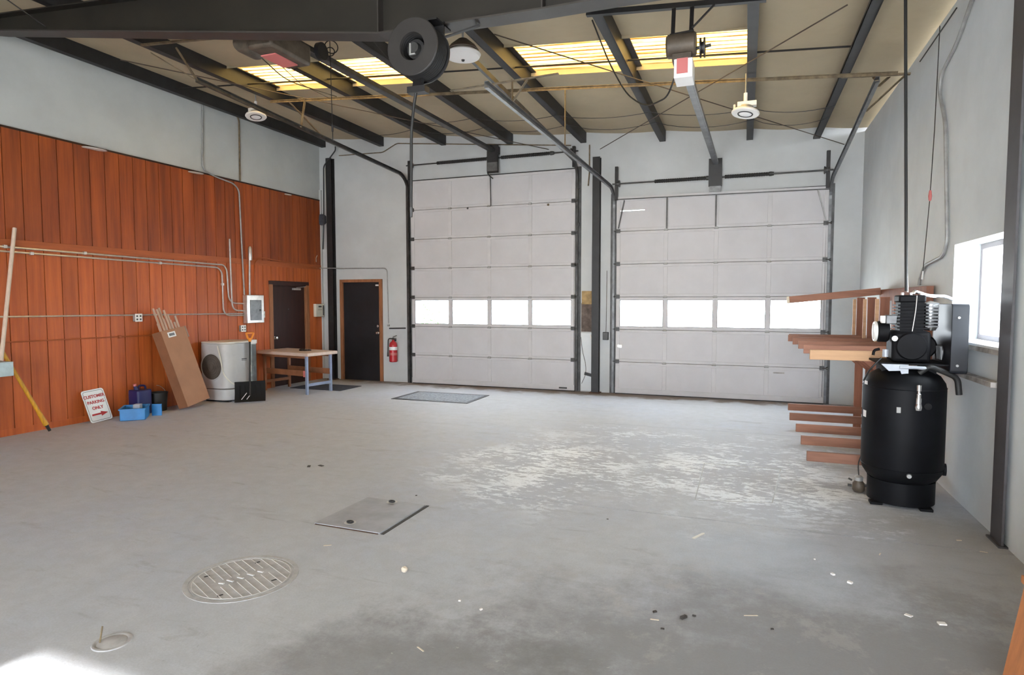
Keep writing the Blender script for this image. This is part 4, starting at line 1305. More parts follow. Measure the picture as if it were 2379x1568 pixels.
part('grip', G().tube(fillet([(-8.34, NY - 0.03, 0.36), (-8.34, NY - 0.02, 0.42), (-8.34, NY + 0.08, 0.41), (-8.34, NY + 0.09, 0.36)], 0.03), 0.014, 8), 'navy_plastic', nc)
BKY = 6.93
bk = thing('black_bucket', 'black bucket in the shadow beside the cardboard carton', 'bucket', (-8.33, BKY, 0))
part('wall', G().lathe([(0.0, 0.01), (0.105, 0.01), (0.105, 0.0), (0.11, 0.0), (0.13, 0.27), (0.137, 0.27), (0.137, 0.28), (0.125, 0.28), (0.105, 0.02), (0, 0.02)], (-8.33, BKY, 0), (0, 0, 1), 24), 'rubber', bk)
part('bail_handle', G().torus((-8.33, BKY, 0.26), (0.9, 0, 0.45), 0.137, 0.004, 16, 5, 0.2, PI - 0.2), 'conduit_metal', bk)

# tall leaning carton of wooden strips
cb0 = V((-7.95, 7.33, 0.0))
cu_ = V((-0.29, -0.20, 1.19)).normalized()
cw_ = V((-0.07, 0.56, 0)).normalized()
cw_ = (cw_ - cu_ * cw_.dot(cu_)).normalized()
cn_ = cw_.cross(cu_).normalized()
CH, CW, CD = 1.20, 0.50, 0.16
lift = V((0, 0, 0.055 + abs(cw_.z) * CW / 2))
base = cb0 + lift
ct = thing('tall_carton', 'tall open cardboard carton leaning against the wooden wall', 'carton', tuple(cb0))
part('front_panel', G().obox(base + cu_ * CH / 2, cw_ * CW / 2, cu_ * CH / 2, cn_ * 0.003), 'cardboard', ct)
part('back_panel', G().obox(base + cu_ * CH / 2 - cn_ * CD, cw_ * CW / 2, cu_ * CH / 2, cn_ * 0.003), 'cardboard', ct)
for s_ in (-1, 1):
    part('side_panel', G().obox(base + cu_ * CH / 2 - cn_ * CD / 2 + cw_ * s_ * CW / 2, cw_ * 0.003, cu_ * CH / 2, cn_ * CD / 2), 'cardboard_dark', ct)
part('bottom_flap', G().obox(base - cn_ * CD / 2, cw_ * CW / 2, cu_ * 0.003, cn_ * CD / 2), 'cardboard', ct)
part('label_sheet', G().obox(base + cu_ * (CH - 0.08) + cn_ * 0.005 - cw_ * 0.06, cw_ * 0.08, cu_ * 0.04, cn_ * 0.001), 'label_white', ct)
part('label_print', G().obox(base + cu_ * (CH - 0.08) + cn_ * 0.0065 - cw_ * 0.06, cw_ * 0.055, cu_ * 0.02, cn_ * 0.001), 'galvanised', ct)
part('top_flap', G().obox(base + cu_ * (CH - 0.09) + cw_ * (CW / 2 + 0.02) - cn_ * 0.07, cw_ * 0.003 + cn_ * 0.01, cu_ * 0.09, cn_ * 0.07), 'stick_wood', ct)
rs = random.Random(3)
for k in range(10):
    w_ = -0.19 + 0.042 * k
    dpt = -CD * (0.2, 0.5, 0.3)[k % 3]
    ext = (0.36, 0.13, 0.34, 0.18, 0.36, 0.31, 0.14, 0.24, 0.10, 0.19)[k]
    p0 = base + cu_ * 0.02 + cw_ * w_ + cn_ * dpt
    p1 = base + cu_ * (CH + ext) + cw_ * (w_ - 0.012) + cn_ * dpt
    one('wood_strip', G().bar(p0, p1, 0.036, 0.012, tuple(cn_)), 'stick_wood', 'thin wooden strip sticking out of the tall cardboard carton', 'wood strip', 'strips in the tall carton')

# condenser unit
ac = thing('condenser_unit', 'pale rounded condenser cabinet with a dark round fan opening', 'condenser', (-8.2, 8.2, 0))
ax0, ax1, ay0, ay1 = -8.44, -7.88, 7.84, 8.50


def ac_outline(r=0.15):
    pts = []
    for (cx, cy, a0) in ((ax1 - r, ay1 - r * 0.4, 0), (ax0 + 0.03, ay1 - 0.03, 90), (ax0 + 0.03, ay0 + 0.03, 180), (ax1 - r, ay0 + r, 270)):
        rr = r if cx > ax0 + 0.05 and cy < ay1 - 0.06 else (0.04 if cx > ax0 + 0.05 else 0.03)
        for i in range(7):
            t = math.radians(a0 + 90 * i / 6)
            pts.append((cx + rr * math.cos(t), cy + rr * math.sin(t)))
    return pts


part('cabinet', G().prism(ac_outline(), (0, 0, 0.22), (1, 0, 0), (0, 1, 0), (0, 0, 0.74)), 'ac_white', ac, bev=0.012)
part('plinth', G().prism(ac_outline(0.17), (0, 0, 0.03), (1, 0, 0), (0, 1, 0), (0, 0, 0.182)), 'ac_white', ac, bev=0.01)
part('seam', G().prism([(x_ * 0.997 - 0.025, y_) for x_, y_ in ac_outline(0.15)], (0, 0, 0.21), (1, 0, 0), (0, 1, 0), (0, 0, 0.012)), 'ac_dark', ac)
part('top_cover', G().prism([(x_, y_) for x_, y_ in ac_outline(0.16)], (0, 0, 0.96), (1, 0, 0), (0, 1, 0), (0, 0, 0.03)), 'cream_plastic', ac, bev=0.01)
for yy in (ay0 + 0.06, ay1 - 0.14):
    part('base_rail', G().box(ax0 + 0.03, ax1 - 0.04, yy, yy + 0.06, 0, 0.03), 'rubber', ac)
fc = V((-8.205, ay0 - 0.001, 0.58))
part('fan_opening', G().lathe([(0.0, -0.004), (0.21, -0.004), (0.21, 0.003), (0, 0.003)], fc, (0, -1, 0), 36), 'ac_dark', ac)
fg = part('fan_ring', G().torus(fc + V((0, -0.004, 0)), (0, 1, 0), 0.218, 0.010, 36, 6), 'ac_white', ac)
for rr in (0.05, 0.09, 0.13, 0.165, 0.195):
    part('guard_wire', G().torus(fc + V((0, -0.01, 0)), (0, 1, 0), rr, 0.0025, 28, 4), 'motor_tan', fg)
pts = [V((-8.06, ay0 - 0.012, 0.93)), V((-8.0, ay0 - 0.02, 0.75)), V((-7.96, ay0 + 0.0, 0.45)), V((-7.88, ay0 + 0.10, 0.30)), V((-7.865, ay0 + 0.28, 0.235))]
part('cable', G().tube(fillet(pts, 0.12, 6), 0.010, 7), 'cream_plastic', ac)
part('coil_fins', G().box(ax1 - 0.035, ax1 + 0.004, ay1 - 0.115, ay1 - 0.015, 0.24, 0.93), 'fin_metal', ac)
for k in range(6):
    yy = ay1 - 0.11 + 0.018 * k
    part('coil_tube', G().cyl((ax1 + 0.006, yy, 0.25), (ax1 + 0.006, yy, 0.92), 0.005, 6), 'galvanised', ac)
part('corner_cap', G().box(ax1 - 0.05, ax1 + 0.012, ay1 - 0.125, ay1 + 0.01, 0.93, 1.0), 'white_plastic', ac, bev=0.012)
part('name_plate', G().box(ax1 - 0.001, ax1 + 0.003, 8.16, 8.27, 0.685, 0.70).box(ax1 - 0.001, ax1 + 0.003, 8.16, 8.27, 0.665, 0.672), 'gasket', ac)
for yy in (8.06, 8.14, 8.24):
    part('vent_slot', G().box(ax1 - 0.002, ax1 + 0.003, yy, yy + 0.014, 0.09, 0.15), 'gasket', ac)

# snow shovel leaning on the condenser
sv = thing('snow_shovel', 'snow shovel with wide black blade and orange grip leaning on the pale condenser', 'shovel', (-7.55, 8.0, 0))
s0 = V((-7.55, 7.98, 0.012))
sw_ = V((0.37, 0.28, 0)).normalized()
top = V((-7.80, 8.27, 1.10))
su = (top - s0).normalized()
sw_ = (sw_ - su * sw_.dot(su)).normalized()
sn = sw_.cross(su)
if sn.y > 0:
    sn = -sn
g = G()
nb = 10
vs, fs = [], []
for k in range(nb + 1):
    t = k / nb
    cur = 0.05 * (1 - (2 * t - 1) ** 2)
    for q in range(2):
        for e in (-1, 1):
            vs.append(s0 + su * (0.34 * t) + sw_ * e * 0.235 - sn * (cur * 0.6 - 0.03) + sn * (0.006 * q))
for k in range(nb):
    a = k * 4
    fs += [(a, a + 1, a + 5, a + 4), (a + 2, a + 6, a + 7, a + 3), (a, a + 4, a + 6, a + 2), (a + 1, a + 3, a + 7, a + 5)]
fs += [(0, 2, 3, 1), (nb * 4, nb * 4 + 1, nb * 4 + 3, nb * 4 + 2)]
bl = part('blade', g.add(vs, fs), 'shovel_black', sv)
for e in (-0.16, -0.08, 0.08, 0.16):
    part('rib', G().bar(s0 + sw_ * e + sn * 0.032 + su * 0.08, s0 + sw_ * e + sn * 0.02 + su * 0.28, 0.010, 0.008, tuple(sn)), 'shovel_black', bl)
for e, l in ((-0.13, 0.10), (-0.05, 0.06)):
    part('scratch', G().bar(s0 + sw_ * e + sn * 0.040 + su * 0.04, s0 + sw_ * (e + l * 0.8) + sn * 0.030 + su * (0.05 + l), 0.010, 0.003, tuple(sn)), 'label_white', bl)
part('shaft', G().cyl(s0 + su * 0.10 + sn * 0.03, top - su * 0.10, 0.015, 12), 'rubber', sv)
part('shaft_sleeve', G().cyl(s0 + su * 0.50 + sn * 0.012, s0 + su * 0.62 + sn * 0.01, 0.017, 12), 'pole_wood', sv)
g = G()
gc = top - su * 0.02
g.tube(fillet([gc - su * 0.09, gc - su * 0.045 - sw_ * 0.03, gc - sw_ * 0.06 + su * 0.045, gc + sw_ * 0.06 + su * 0.045, gc - su * 0.045 + sw_ * 0.03, gc - su * 0.09], 0.02, 4), 0.017, 8)
g.cyl(gc - su * 0.11, gc - su * 0.05, 0.022, 10, 0.026)
part('grip', g, 'orange_plastic', sv)

# work table
tb = thing('work_table', 'work table with pale wooden top and blue grey steel legs', 'table', (-7.8, 9.35, 0))
tc0 = V((-7.25, 9.02, 0))
tl_ = V((-0.985, 0.172, 0))
td_ = V((0.160, 0.987, 0))
TH = 0.70


def tp(a, b, z):
    return tc0 + tl_ * a + td_ * b + V((0, 0, z))


part('table_top', G().obox(tp(0.58, 0.29, TH + 0.015), tl_ * 0.68, td_ * 0.36, (0, 0, 0.03)), 'table_wood', tb, bev=0.012)
part('apron', G().obox(tp(0.58, 0.0, TH - 0.03), tl_ * 0.60, td_ * 0.01, (0, 0, 0.03)), 'table_brown', tb)
part('apron', G().obox(tp(0.58, 0.58, TH - 0.03), tl_ * 0.60, td_ * 0.01, (0, 0, 0.03)), 'table_brown', tb)
for a, m_ in ((0.0, 'blue_grey_steel'), (1.12, 'table_brown')):
    for b in (0.0, 0.56):
        part('leg', G().obox(tp(a, b, TH / 2 - 0.008), tl_ * 0.022, td_ * 0.022, (0, 0, TH / 2 - 0.008)), m_, tb, bev=0.003)
    part('end_stretcher', G().obox(tp(a, 0.28, 0.17), tl_ * 0.018, td_ * 0.27, (0, 0, 0.025)), m_, tb)
part('long_stretcher', G().obox(tp(0.56, 0.03, 0.37), tl_ * 0.56, td_ * 0.012, (0, 0, 0.05)), 'table_brown', tb)
part('long_stretcher', G().obox(tp(0.56, 0.53, 0.37), tl_ * 0.56, td_ * 0.012, (0, 0, 0.05)), 'table_brown', tb)
part('shelf_end', G().obox(tp(0.04, 0.0, 0.37), tl_ * 0.025, td_ * 0.026, (0, 0, 0.055)), 'label_red', tb)
gl = thing('black_glove', 'crumpled black glove lying on the work table', 'glove', tuple(tp(0.45, 0.3, TH + 0.045)))
part('palm', G().lathe([(0, 0), (0.05, 0.0), (0.06, 0.015), (0.045, 0.035), (0, 0.042)], tp(0.45, 0.3, TH + 0.045), (0, 0, 1), 14), 'rubber', gl)
for k in range(4):
    part('finger', G().cyl(tp(0.42 - 0.02 * k, 0.27 + 0.03 * k, TH + 0.06), tp(0.32 - 0.01 * k, 0.25 + 0.04 * k, TH + 0.057), 0.013, 8, 0.010), 'rubber', gl)
one('floor_mat', G().prism(rrect(1.15, 0.7, 0.02), (-7.55, 9.95, 0.0), (1, 0, 0), (0, 1, 0), (0, 0, 0.008)), 'mat_dark', 'dark floor mat in front of the brown door under the table', 'mat')

# mat with dark border in front of the tall door
mt = thing('border_mat', 'grey floor mat with dark blue border before the taller white door', 'mat', (-4.88, 9.58, 0))
part('mat_field', G().box(-5.52, -4.24, 9.20, 9.98, 0.0, 0.009), 'mat_grey', mt)
g = G().box(-5.60, -4.18, 9.12, 9.20, 0, 0.007).box(-5.60, -4.18, 9.98, 10.05, 0, 0.007).box(-5.60, -5.52, 9.20, 9.98, 0, 0.007).box(-4.24, -4.18, 9.20, 9.98, 0, 0.007)
part('mat_border', g, 'guard_blue_black', mt)

# ================================================================== AIR COMPRESSOR
CX, CY = 1.235, 5.90
cp = thing('air_compressor', 'tall black vertical air compressor standing by the right wall', 'compressor', (CX, CY, 0))
prof = [(0, 0.145), (0.10, 0.15), (0.19, 0.175), (0.25, 0.215), (0.285, 0.27), (0.295, 0.32), (0.295, 0.95), (0.285, 1.00), (0.25, 1.055), (0.19, 1.095), (0.10, 1.12), (0, 1.125)]
tk = part('tank', G().lathe(prof, (CX, CY, 0), (0, 0, 1), 48), 'tank_black', cp)
part('weld_seam', G().torus((CX, CY, 0.96), (0, 0, 1), 0.294, 0.004, 48, 5), 'tank_black', tk)
part('weld_seam', G().torus((CX, CY, 0.31), (0, 0, 1), 0.294, 0.004, 48, 5), 'tank_black', tk)
part('skirt', G().lathe([(0.235, 0.2), (0.235, 0.02), (0.243, 0.02), (0.243, 0.2)], (CX, CY, 0), (0, 0, 1), 40), 'tank_black', cp)
for a in (0.6, 2.2, 3.75, 5.3):
    fx, fy = CX + 0.245 * math.cos(a), CY + 0.245 * math.sin(a)
    part('foot', G().box(fx - 0.045, fx + 0.045, fy - 0.045, fy + 0.045, 0, 0.022), 'tank_black', cp, bev=0.004)


def on_tank(ang, z, r=0.295):
    return V((CX + r * math.cos(ang), CY + r * math.sin(ang), z))


# gauge and valve tree on the shell
a_ = -1.72
n_ = V((math.cos(a_), math.sin(a_), 0))
p = on_tank(a_ + 0.28, 0.86)
vt = part('valve_tree', G().cyl(p, p + n_ * 0.05, 0.018, 10).cyl(p + n_ * 0.04 + V((0, 0, -0.01)), p + n_ * 0.04 + V((0, 0, 0.05)), 0.02, 10), 'bright_metal', cp)
part('relief_valve', G().lathe([(0, 0.05), (0.016, 0.05), (0.016, 0.08), (0.011, 0.085), (0.011, 0.10), (0.017, 0.105), (0.017, 0.15), (0, 0.155)], p + n_ * 0.04, (0, 0, 1), 12), 'bright_metal', vt)
part('ball_valve', G().lathe([(0, -0.03), (0.02, -0.025), (0.026, 0), (0.02, 0.025), (0, 0.03)], p + n_ * 0.045 + V((0, 0, -0.02)), (0, 0, 1), 12), 'bright_metal', vt)
q = on_tank(a_ + 0.52, 0.845)
part('gauge', G().cyl(q, q + n_ * 0.03, 0.012, 10).lathe([(0, 0), (0.025, 0), (0.025, 0.016), (0, 0.018)], q + n_ * 0.03, tuple(n_), 16), 'cast_black', cp)
q = on_tank(a_ - 0.16, 0.80)
part('bung', G().box(q.x - 0.014, q.x + 0.014, q.y - 0.01, q.y + 0.006, 0.78, 0.825), 'conduit_grey', cp)
q = on_tank(a_ + 0.14, 0.285, 0.288)
part('bung', G().cyl(q, q + n_ * 0.02, 0.020, 12, 0.016), 'conduit_grey', cp)
q = on_tank(a_ + 1.6, 0.30, 0.288)
part('handhole', G().cyl(q, q + V((math.cos(a_ + 1.6), math.sin(a_ + 1.6), 0)) * 0.02, 0.05, 16), 'tank_black', cp)
q = on_tank(PI + 0.35, 0.74)
for zz, hh, ww, mm in ((0.70, 0.055, 0.05, 'label_white'), (0.97, 0.03, 0.05, 'label_white')):
    gq = G()
    vs = []
    for k in range(5):
        aa = PI + 0.12 + 0.20 * k / 4
        for z_ in (zz, zz + hh):
            vs.append(on_tank(aa, z_, 0.2965 if zz < 0.9 else 0.2925))
    gq.add(vs, [(2 * k, 2 * k + 2, 2 * k + 3, 2 * k + 1) for k in range(4)])
    part('decal', gq, mm, cp)
# top platform
part('platform', G().box(CX - 0.22, CX + 0.30, CY - 0.20, CY + 0.24, 1.150, 1.166), 'cast_black', cp, bev=0.003)
part('platform_bracket', G().prism([(-0.115, 0.0), (0.075, 0.0), (0.075, -0.17), (0.05, -0.15), (0.02, -0.05), (-0.06, -0.055)], (CX - 0.09, CY - 0.205, 1.155), (1, 0, 0), (0, 0, 1), (0, 0.012, 0)), 'plate_grey', cp)
for xx in (CX - 0.18, CX + 0.12):
    part('platform_leg', G().box(xx, xx + 0.08, CY - 0.10, CY + 0.14, 1.05, 1.15), 'tank_black', cp)
# pump
part('crankcase', G().box(CX - 0.13, CX + 0.14, CY - 0.19, CY + 0.06, 1.17, 1.42), 'cast_black', cp, bev=0.03)
part('crankcase_cover', G().lathe([(0, 0), (0.105, 0), (0.11, 0.01), (0.10, 0.025), (0, 0.03)], (CX - 0.0, CY - 0.19, 1.30), (0, -1, 0), 28), 'cast_black', cp)
g = G()
for k in range(9):
    zz = 1.41 + k * 0.026
    g.box(CX - 0.095, CX + 0.11, CY - 0.17, CY + 0.04, zz, zz + 0.012)
g.box(CX - 0.075, CX + 0.09, CY - 0.15, CY + 0.02, 1.40, 1.65)
part('finned_cylinder', g, 'cast_black', cp)
hd = part('cylinder_head', G().box(CX - 0.088, CX + 0.10, CY - 0.16, CY + 0.03, 1.645, 1.705), 'cast_black', cp, bev=0.014)
for dx in (-0.06, 0.0, 0.07):
    part('head_bolt', G().cyl((CX + dx, CY - 0.12, 1.70), (CX + dx, CY - 0.12, 1.725), 0.012, 6), 'bright_metal', hd)
g = G()
for k in range(8):
    zz = 1.45 + k * 0.026
    g.box(CX + 0.125, CX + 0.20, CY - 0.10, CY + 0.06, zz, zz + 0.010)
part('intercooler_fins', g, 'galvanised', cp)
part('intercooler', G().lathe([(0, 1.42), (0.04, 1.42), (0.055, 1.45), (0.055, 1.64), (0, 1.66)], (CX + 0.165, CY + 0.0, 0), (0, 0, 1), 18), 'bright_metal', cp)
part('discharge_tube', G().tube(fillet([(CX + 0.02, CY - 0.1, 1.715), (CX + 0.03, CY - 0.1, 1.735), (CX + 0.13, CY - 0.06, 1.70), (CX + 0.26, CY + 0.0, 1.695), (CX + 0.34, CY + 0.1, 1.67)], 0.04), 0.014, 8), 'bright_metal', cp)
part('unloader_tube', G().tube(fillet([(CX + 0.03, CY - 0.175, 1.70), (CX + 0.02, CY - 0.20, 1.58), (CX - 0.0, CY - 0.205, 1.42)], 0.05), 0.0035, 6), 'conduit_metal', cp)
# air filters and pressure switch on the left side
fl = part('air_filter', G().lathe([(0, 0), (0.075, 0), (0.085, 0.012), (0.085, 0.075), (0.07, 0.09), (0, 0.09)], (CX - 0.14, CY - 0.08, 1.41), (-1, 0, 0), 26), 'cast_black', cp)
part('filter_rim', G().torus((CX - 0.235, CY - 0.08, 1.41), (1, 0, 0), 0.072, 0.012, 26, 6), 'white_plastic', fl)
part('filter_face', G().lathe([(0.0, 0.0), (0.055, 0), (0.06, 0.006), (0.0, 0.01)], (CX - 0.232, CY - 0.08, 1.41), (-1, 0, 0), 20), 'label_white', fl)
part('pressure_switch', G().box(CX - 0.175, CX - 0.10, CY - 0.17, CY - 0.09, 1.475, 1.545), 'galvanised', cp, bev=0.006)
part('switch_side', G().box(CX - 0.205, CX - 0.176, CY - 0.16, CY - 0.10, 1.48, 1.54), 'white_plastic', cp, bev=0.004)
part('oil_sight', G().lathe([(0, 0), (0.016, 0), (0.022, 0.008), (0, 0.012)], (CX - 0.115, CY - 0.19, 1.36), (0, -1, 0), 12), 'label_white', cp)
part('drain_plug', G().cyl((CX - 0.17, CY - 0.16, 1.21), (CX - 0.17, CY - 0.16, 1.27), 0.022, 10), 'plate_grey', cp)
part('elbow', G().tube(fillet([(CX - 0.21, CY - 0.14, 1.27), (CX - 0.25, CY - 0.15, 1.26), (CX - 0.255, CY - 0.15, 1.22)], 0.02), 0.011, 7), 'cast_black', cp)
# electric motor and belt guard on the right
part('motor', G().lathe([(0, -0.16), (0.085, -0.16), (0.1, -0.14), (0.1, 0.14), (0.085, 0.16), (0, 0.16)], (CX + 0.12, CY + 0.13, 1.29), (0, 1, 0), 24), 'cast_black', cp)
bg = part('belt_guard', G().prism(rrect(0.50, 0.54, 0.03), (CX + 0.255, CY + 0.02, 1.365), (0, 1, 0), (0, 0, 1), (0.115, 0, 0)), 'guard_blue_black', cp, bev=0.004)
for zz in (1.16, 1.53):
    part('guard_screw', G().cyl((CX + 0.30, CY - 0.232, zz), (CX + 0.30, CY - 0.24, zz), 0.010, 8), 'conduit_grey', bg)
part('pulley', G().lathe([(0.0, 0), (0.06, 0), (0.06, 0.03), (0, 0.03)], (CX + 0.215, CY - 0.02, 1.25), (1, 0, 0), 22), 'galvanised', cp)
g = G()
for k in range(7):
    g.bar((CX + 0.205, CY - 0.19 + 0.02 * k, 1.20), (CX + 0.205, CY - 0.17 + 0.02 * k, 1.30), 0.008, 0.008)
part('fan_cover', g, 'galvanised', cp)
# hoses
pts = [(CX + 0.06, CY - 0.2, 1.09), (CX + 0.12, CY - 0.22, 1.15), (CX + 0.24, CY - 0.20, 1.10), (CX + 0.32, CY - 0.18, 1.06), (CX + 0.335, CY - 0.18, 0.93)]
part('air_hose', G().tube(fillet(pts, 0.09, 6), 0.022, 10), 'rubber', cp)
part('base_pipe', G().tube(fillet([(CX - 0.08, CY - 0.22, 1.135), (CX + 0.06, CY - 0.23, 1.135), (CX + 0.16, CY - 0.21, 1.13)], 0.05), 0.013, 8), 'plate_grey', cp)
pts = [(CX - 0.20, CY - 0.17, 1.20), (CX - 0.28, CY - 0.16, 1.10), (CX - 0.30, CY - 0.05, 1.0)]
part('switch_lead', G().tube(fillet(pts, 0.08, 5), 0.007, 6), 'rubber', cp)
# drain valve at the foot on its thin tube
dv = thing('drain_valve', 'grey automatic drain valve on the floor beside the black compressor', 'valve', (0.96, 6.06, 0))
part('body', G().lathe([(0, 0.0), (0.035, 0.0), (0.048, 0.02), (0.048, 0.075), (0.03, 0.10), (0.026, 0.13), (0, 0.135)], (0.955, 6.06, 0), (0, 0, 1), 14), 'motor_tan', dv)
part('cap', G().lathe([(0, 0.10), (0.034, 0.10), (0.036, 0.13), (0.02, 0.145), (0, 0.148)], (0.955, 6.06, 0), (0, 0, 1), 14), 'conduit_grey', dv)
part('port', G().cyl((0.90, 6.05, 0.055), (0.87, 6.05, 0.055), 0.012, 8).cyl((0.90, 6.05, 0.10), (0.875, 6.045, 0.115), 0.008, 8), 'gasket', dv)
part('port', G().cyl((1.0, 6.06, 0.06), (1.05, 6.05, 0.06), 0.012, 8), 'gasket', dv)
part('tube', G().tube(fillet([(0.955, 6.06, 0.14), (0.945, 6.06, 0.25), (0.985, 6.0, 0.42)], 0.06), 0.005, 6), 'wire_black', dv)

# supply pipe from the roof to the pump
spp = thing('supply_pipe', 'thin black supply pipe dropping from the roof to the air compressor', 'pipe', (1.22, 5.97, 4.2))
part('pipe', G().cyl((1.165, 6.02, zc(1.165) + 0.13), (1.24, 5.96, 1.74), 0.012, 10), 'rubber', spp)
part('sleeve', G().cyl((1.232, 5.985, 2.1), (1.252, 5.972, 1.73), 0.007, 8), 'white_plastic', spp)

# ================================================================== LUMBER RACK
rk = thing('lumber_rack', 'lumber rack of wooden cantilever arms along the right wall', 'rack', (1.36, 7.6, 0))
AY = [6.22, 6.92, 7.58, 8.30, 9.05]
xe = 0.55
rr_ = random.Random(5)
for i, yy in enumerate(AY):
    part('upright', G().box(1.345, 1.435, yy + 0.02, yy + 0.058, 0.0, 1.70 if i else 1.0), 'lumber_upright', rk, bev=0.003)
    x_ = xe + rr_.uniform(-0.015, 0.015)
    part('arm', G().box(x_, 1.60 if i else 1.44, yy - 0.019, yy + 0.019, 0.20, 0.289), 'lumber', rk, bev=0.003)
    x_ = xe + rr_.uniform(-0.012, 0.012)
    part('arm', G().box(x_, 1.60 if i else 1.44, yy - 0.019, yy + 0.019, 1.13, 1.219), 'lumber_pale' if i == 0 else 'lumber', rk, bev=0.003)
    part('brace', G().bar((1.12, yy + 0.039, 1.10), (1.42, yy + 0.039, 0.84), 0.036, 0.085), 'lumber_upright', rk, bev=0.003)
part('arm', G().box(xe - 0.03, 1.60, 8.66, 8.698, 1.145, 1.225), 'lumber', rk, bev=0.003)
part('top_arm', G().bar((0.52, 9.04, 1.67), (1.60, 9.04, 1.78), 0.038, 0.089), 'lumber', rk, bev=0.003)
part('top_arm_end', G().bar((0.515, 9.04, 1.669), (0.545, 9.04, 1.672), 0.042, 0.092), 'chip_pale', rk)
part('back_rail', G().box(1.60, 1.66, 6.9, 9.1, 1.66, 1.80), 'lumber_upright', rk, bev=0.003)
part('back_rail', G().box(1.60, 1.66, 6.85, 9.1, 0.17, 0.30), 'lumber_upright', rk, bev=0.003)
part('back_rail', G().box(1.60, 1.66, 6.85, 9.1, 1.10, 1.24), 'lumber_upright', rk, bev=0.003)
for yy in (8.30, 9.05, 6.92):
    part('wall_post', G().box(1.60, 1.66, yy - 0.02, yy + 0.07, 0.0, 1.66), 'lumber_upright', rk)
for yy in (7.58, 8.3, 9.05):
    part('front_lath', G().box(1.30, 1.335, yy + 0.015, yy + 0.035, 1.22, 1.68), 'lumber_pale', rk)

# right wall pipes and cords
conduit('grey conduit snaking down the right wall beside the window', [(XR - 0.02, 6.06, 4.12), (XR - 0.02, 6.5, 3.87), (XR - 0.02, 6.93, 3.76), (XR - 0.02, 6.97, 3.60), (XR - 0.02, 6.74, 3.26), (XR - 0.02, 6.54, 2.18), (XR - 0.02, 6.66, 2.06), (XR - 0.02, 7.25, 2.01), (XR - 0.02, 7.42, 1.90), (XR - 0.02, 7.44, 1.82)], 0.016, 'conduit_grey', 0.12)
pl = thing('control_rope', 'thin cord with a red handle hanging down the right wall', 'cord', (XR - 0.03, 6.95, 2.6))
part('cord', G().tube([(XR - 0.03, 7.0, 4.22), (XR - 0.06, 6.92, 3.25), (XR - 0.06, 6.99, 2.63), (XR - 0.06, 7.14, 1.95)], 0.004, 6), 'wire_black', pl)
part('handle', G().lathe([(0, 0), (0.012, 0.01), (0.016, 0.05), (0.01, 0.10), (0, 0.11)], (XR - 0.06, 6.985, 2.60), (0, 0, 1), 10), 'label_red', pl)
part('end_weight', G().cyl((XR - 0.06, 7.14, 1.95), (XR - 0.06, 7.16, 1.87), 0.006, 8, 0.010), 'label_white', pl)
one('roof_wire', G().cyl((XR - 0.03, 6.5, 4.17), (XR - 0.03, 7.7, 4.14), 0.006, 6), 'wire_black', 'short dark wire along the top of the right wall', 'wire')
one('ledge_block', G().box(XR - 0.10, XR, 5.95, 6.2, 1.09, 1.17), 'ledge_dirty', 'dirty grey block on the wall ledge below the window', 'block', bev=0.008)

# flared wooden crate at the right edge of the view
ck = thing('wooden_crate', 'orange brown wooden crate with flared sides near the right wall', 'crate', (1.4, 2.75, 0))
g = G()
vs = [(1.00, 2.45, 0), (1.60, 2.45, 0), (1.60, 3.02, 0), (1.00, 3.02, 0), (1.10, 2.40, 0.50), (1.645, 2.40, 0.50), (1.645, 3.08, 0.50), (1.10, 3.08, 0.50)]
part('crate_body', G().add(vs, [(3, 2, 1, 0), (0, 1, 5, 4), (1, 2, 6, 5), (2, 3, 7, 6), (3, 0, 4, 7), (4, 5, 6, 7)]), 'crate_wood', ck, smooth=False)
part('crate_rim', G().box(1.09, 1.65, 2.39, 2.42, 0.50, 0.53).box(1.09, 1.65, 3.06, 3.09, 0.50, 0.53).box(1.09, 1.12, 2.42, 3.06, 0.50, 0.53).box(1.62, 1.65, 2.42, 3.06, 0.50, 0.53), 'crate_wood', ck)

# ================================================================== IN THE FLOOR
ht = thing('floor_hatch', 'square steel hatch plate with two lifting rings lying proud of the floor', 'hatch', (-2.7, 4.08, 0))
hp_ = [(-2.98, 3.76), (-2.41, 3.75), (-2.40, 4.41), (-2.95, 4.42)]
part('plate', G().prism(hp_, (0, 0, 0.0), (1, 0, 0), (0, 1, 0), (0, 0, 0.010)), 'hatch_steel', ht, bev=0.002)
part('edge_shadow', G().bar((-2.390, 3.75, 0.0015), (-2.382, 4.42, 0.0015), 0.026, 0.003), 'gasket', ht)  # black strip painting the shadow along the raised plate's edge
part('rusty_edge', G().bar((-2.97, 3.755, 0.002), (-2.42, 3.745, 0.002), 0.010, 0.004), 'rust', ht)
for (x_, y_) in ((-2.72, 3.84), (-2.68, 4.36)):
    rg = part('lifting_ring', G().torus((x_, y_, 0.022), (0.1, 0.1, 1), 0.022, 0.006, 20, 6), 'dark_steel', ht)
    part('ring_recess', G().lathe([(0, 0.0165), (0.04, 0.0165), (0.045, 0.0162)], (x_, y_, 0), (0, 0, 1), 20), 'cast_iron_worn', rg)
mh = thing('manhole_cover', 'round cast iron manhole cover with a ribbed grid set flush in the floor', 'manhole cover', (-2.78, 2.84, 0))
mc = V((-2.80, 2.86, 0))
part('frame_ring', G().lathe([(0.294, 0.0), (0.294, 0.003), (0.322, 0.003), (0.322, 0.0)], mc, (0, 0, 1), 48), 'cast_iron', mh)
lid = part('lid', G().lathe([(0, 0.002), (0.288, 0.002), (0.288, 0.0)], mc, (0, 0, 1), 48), 'cast_iron', mh)
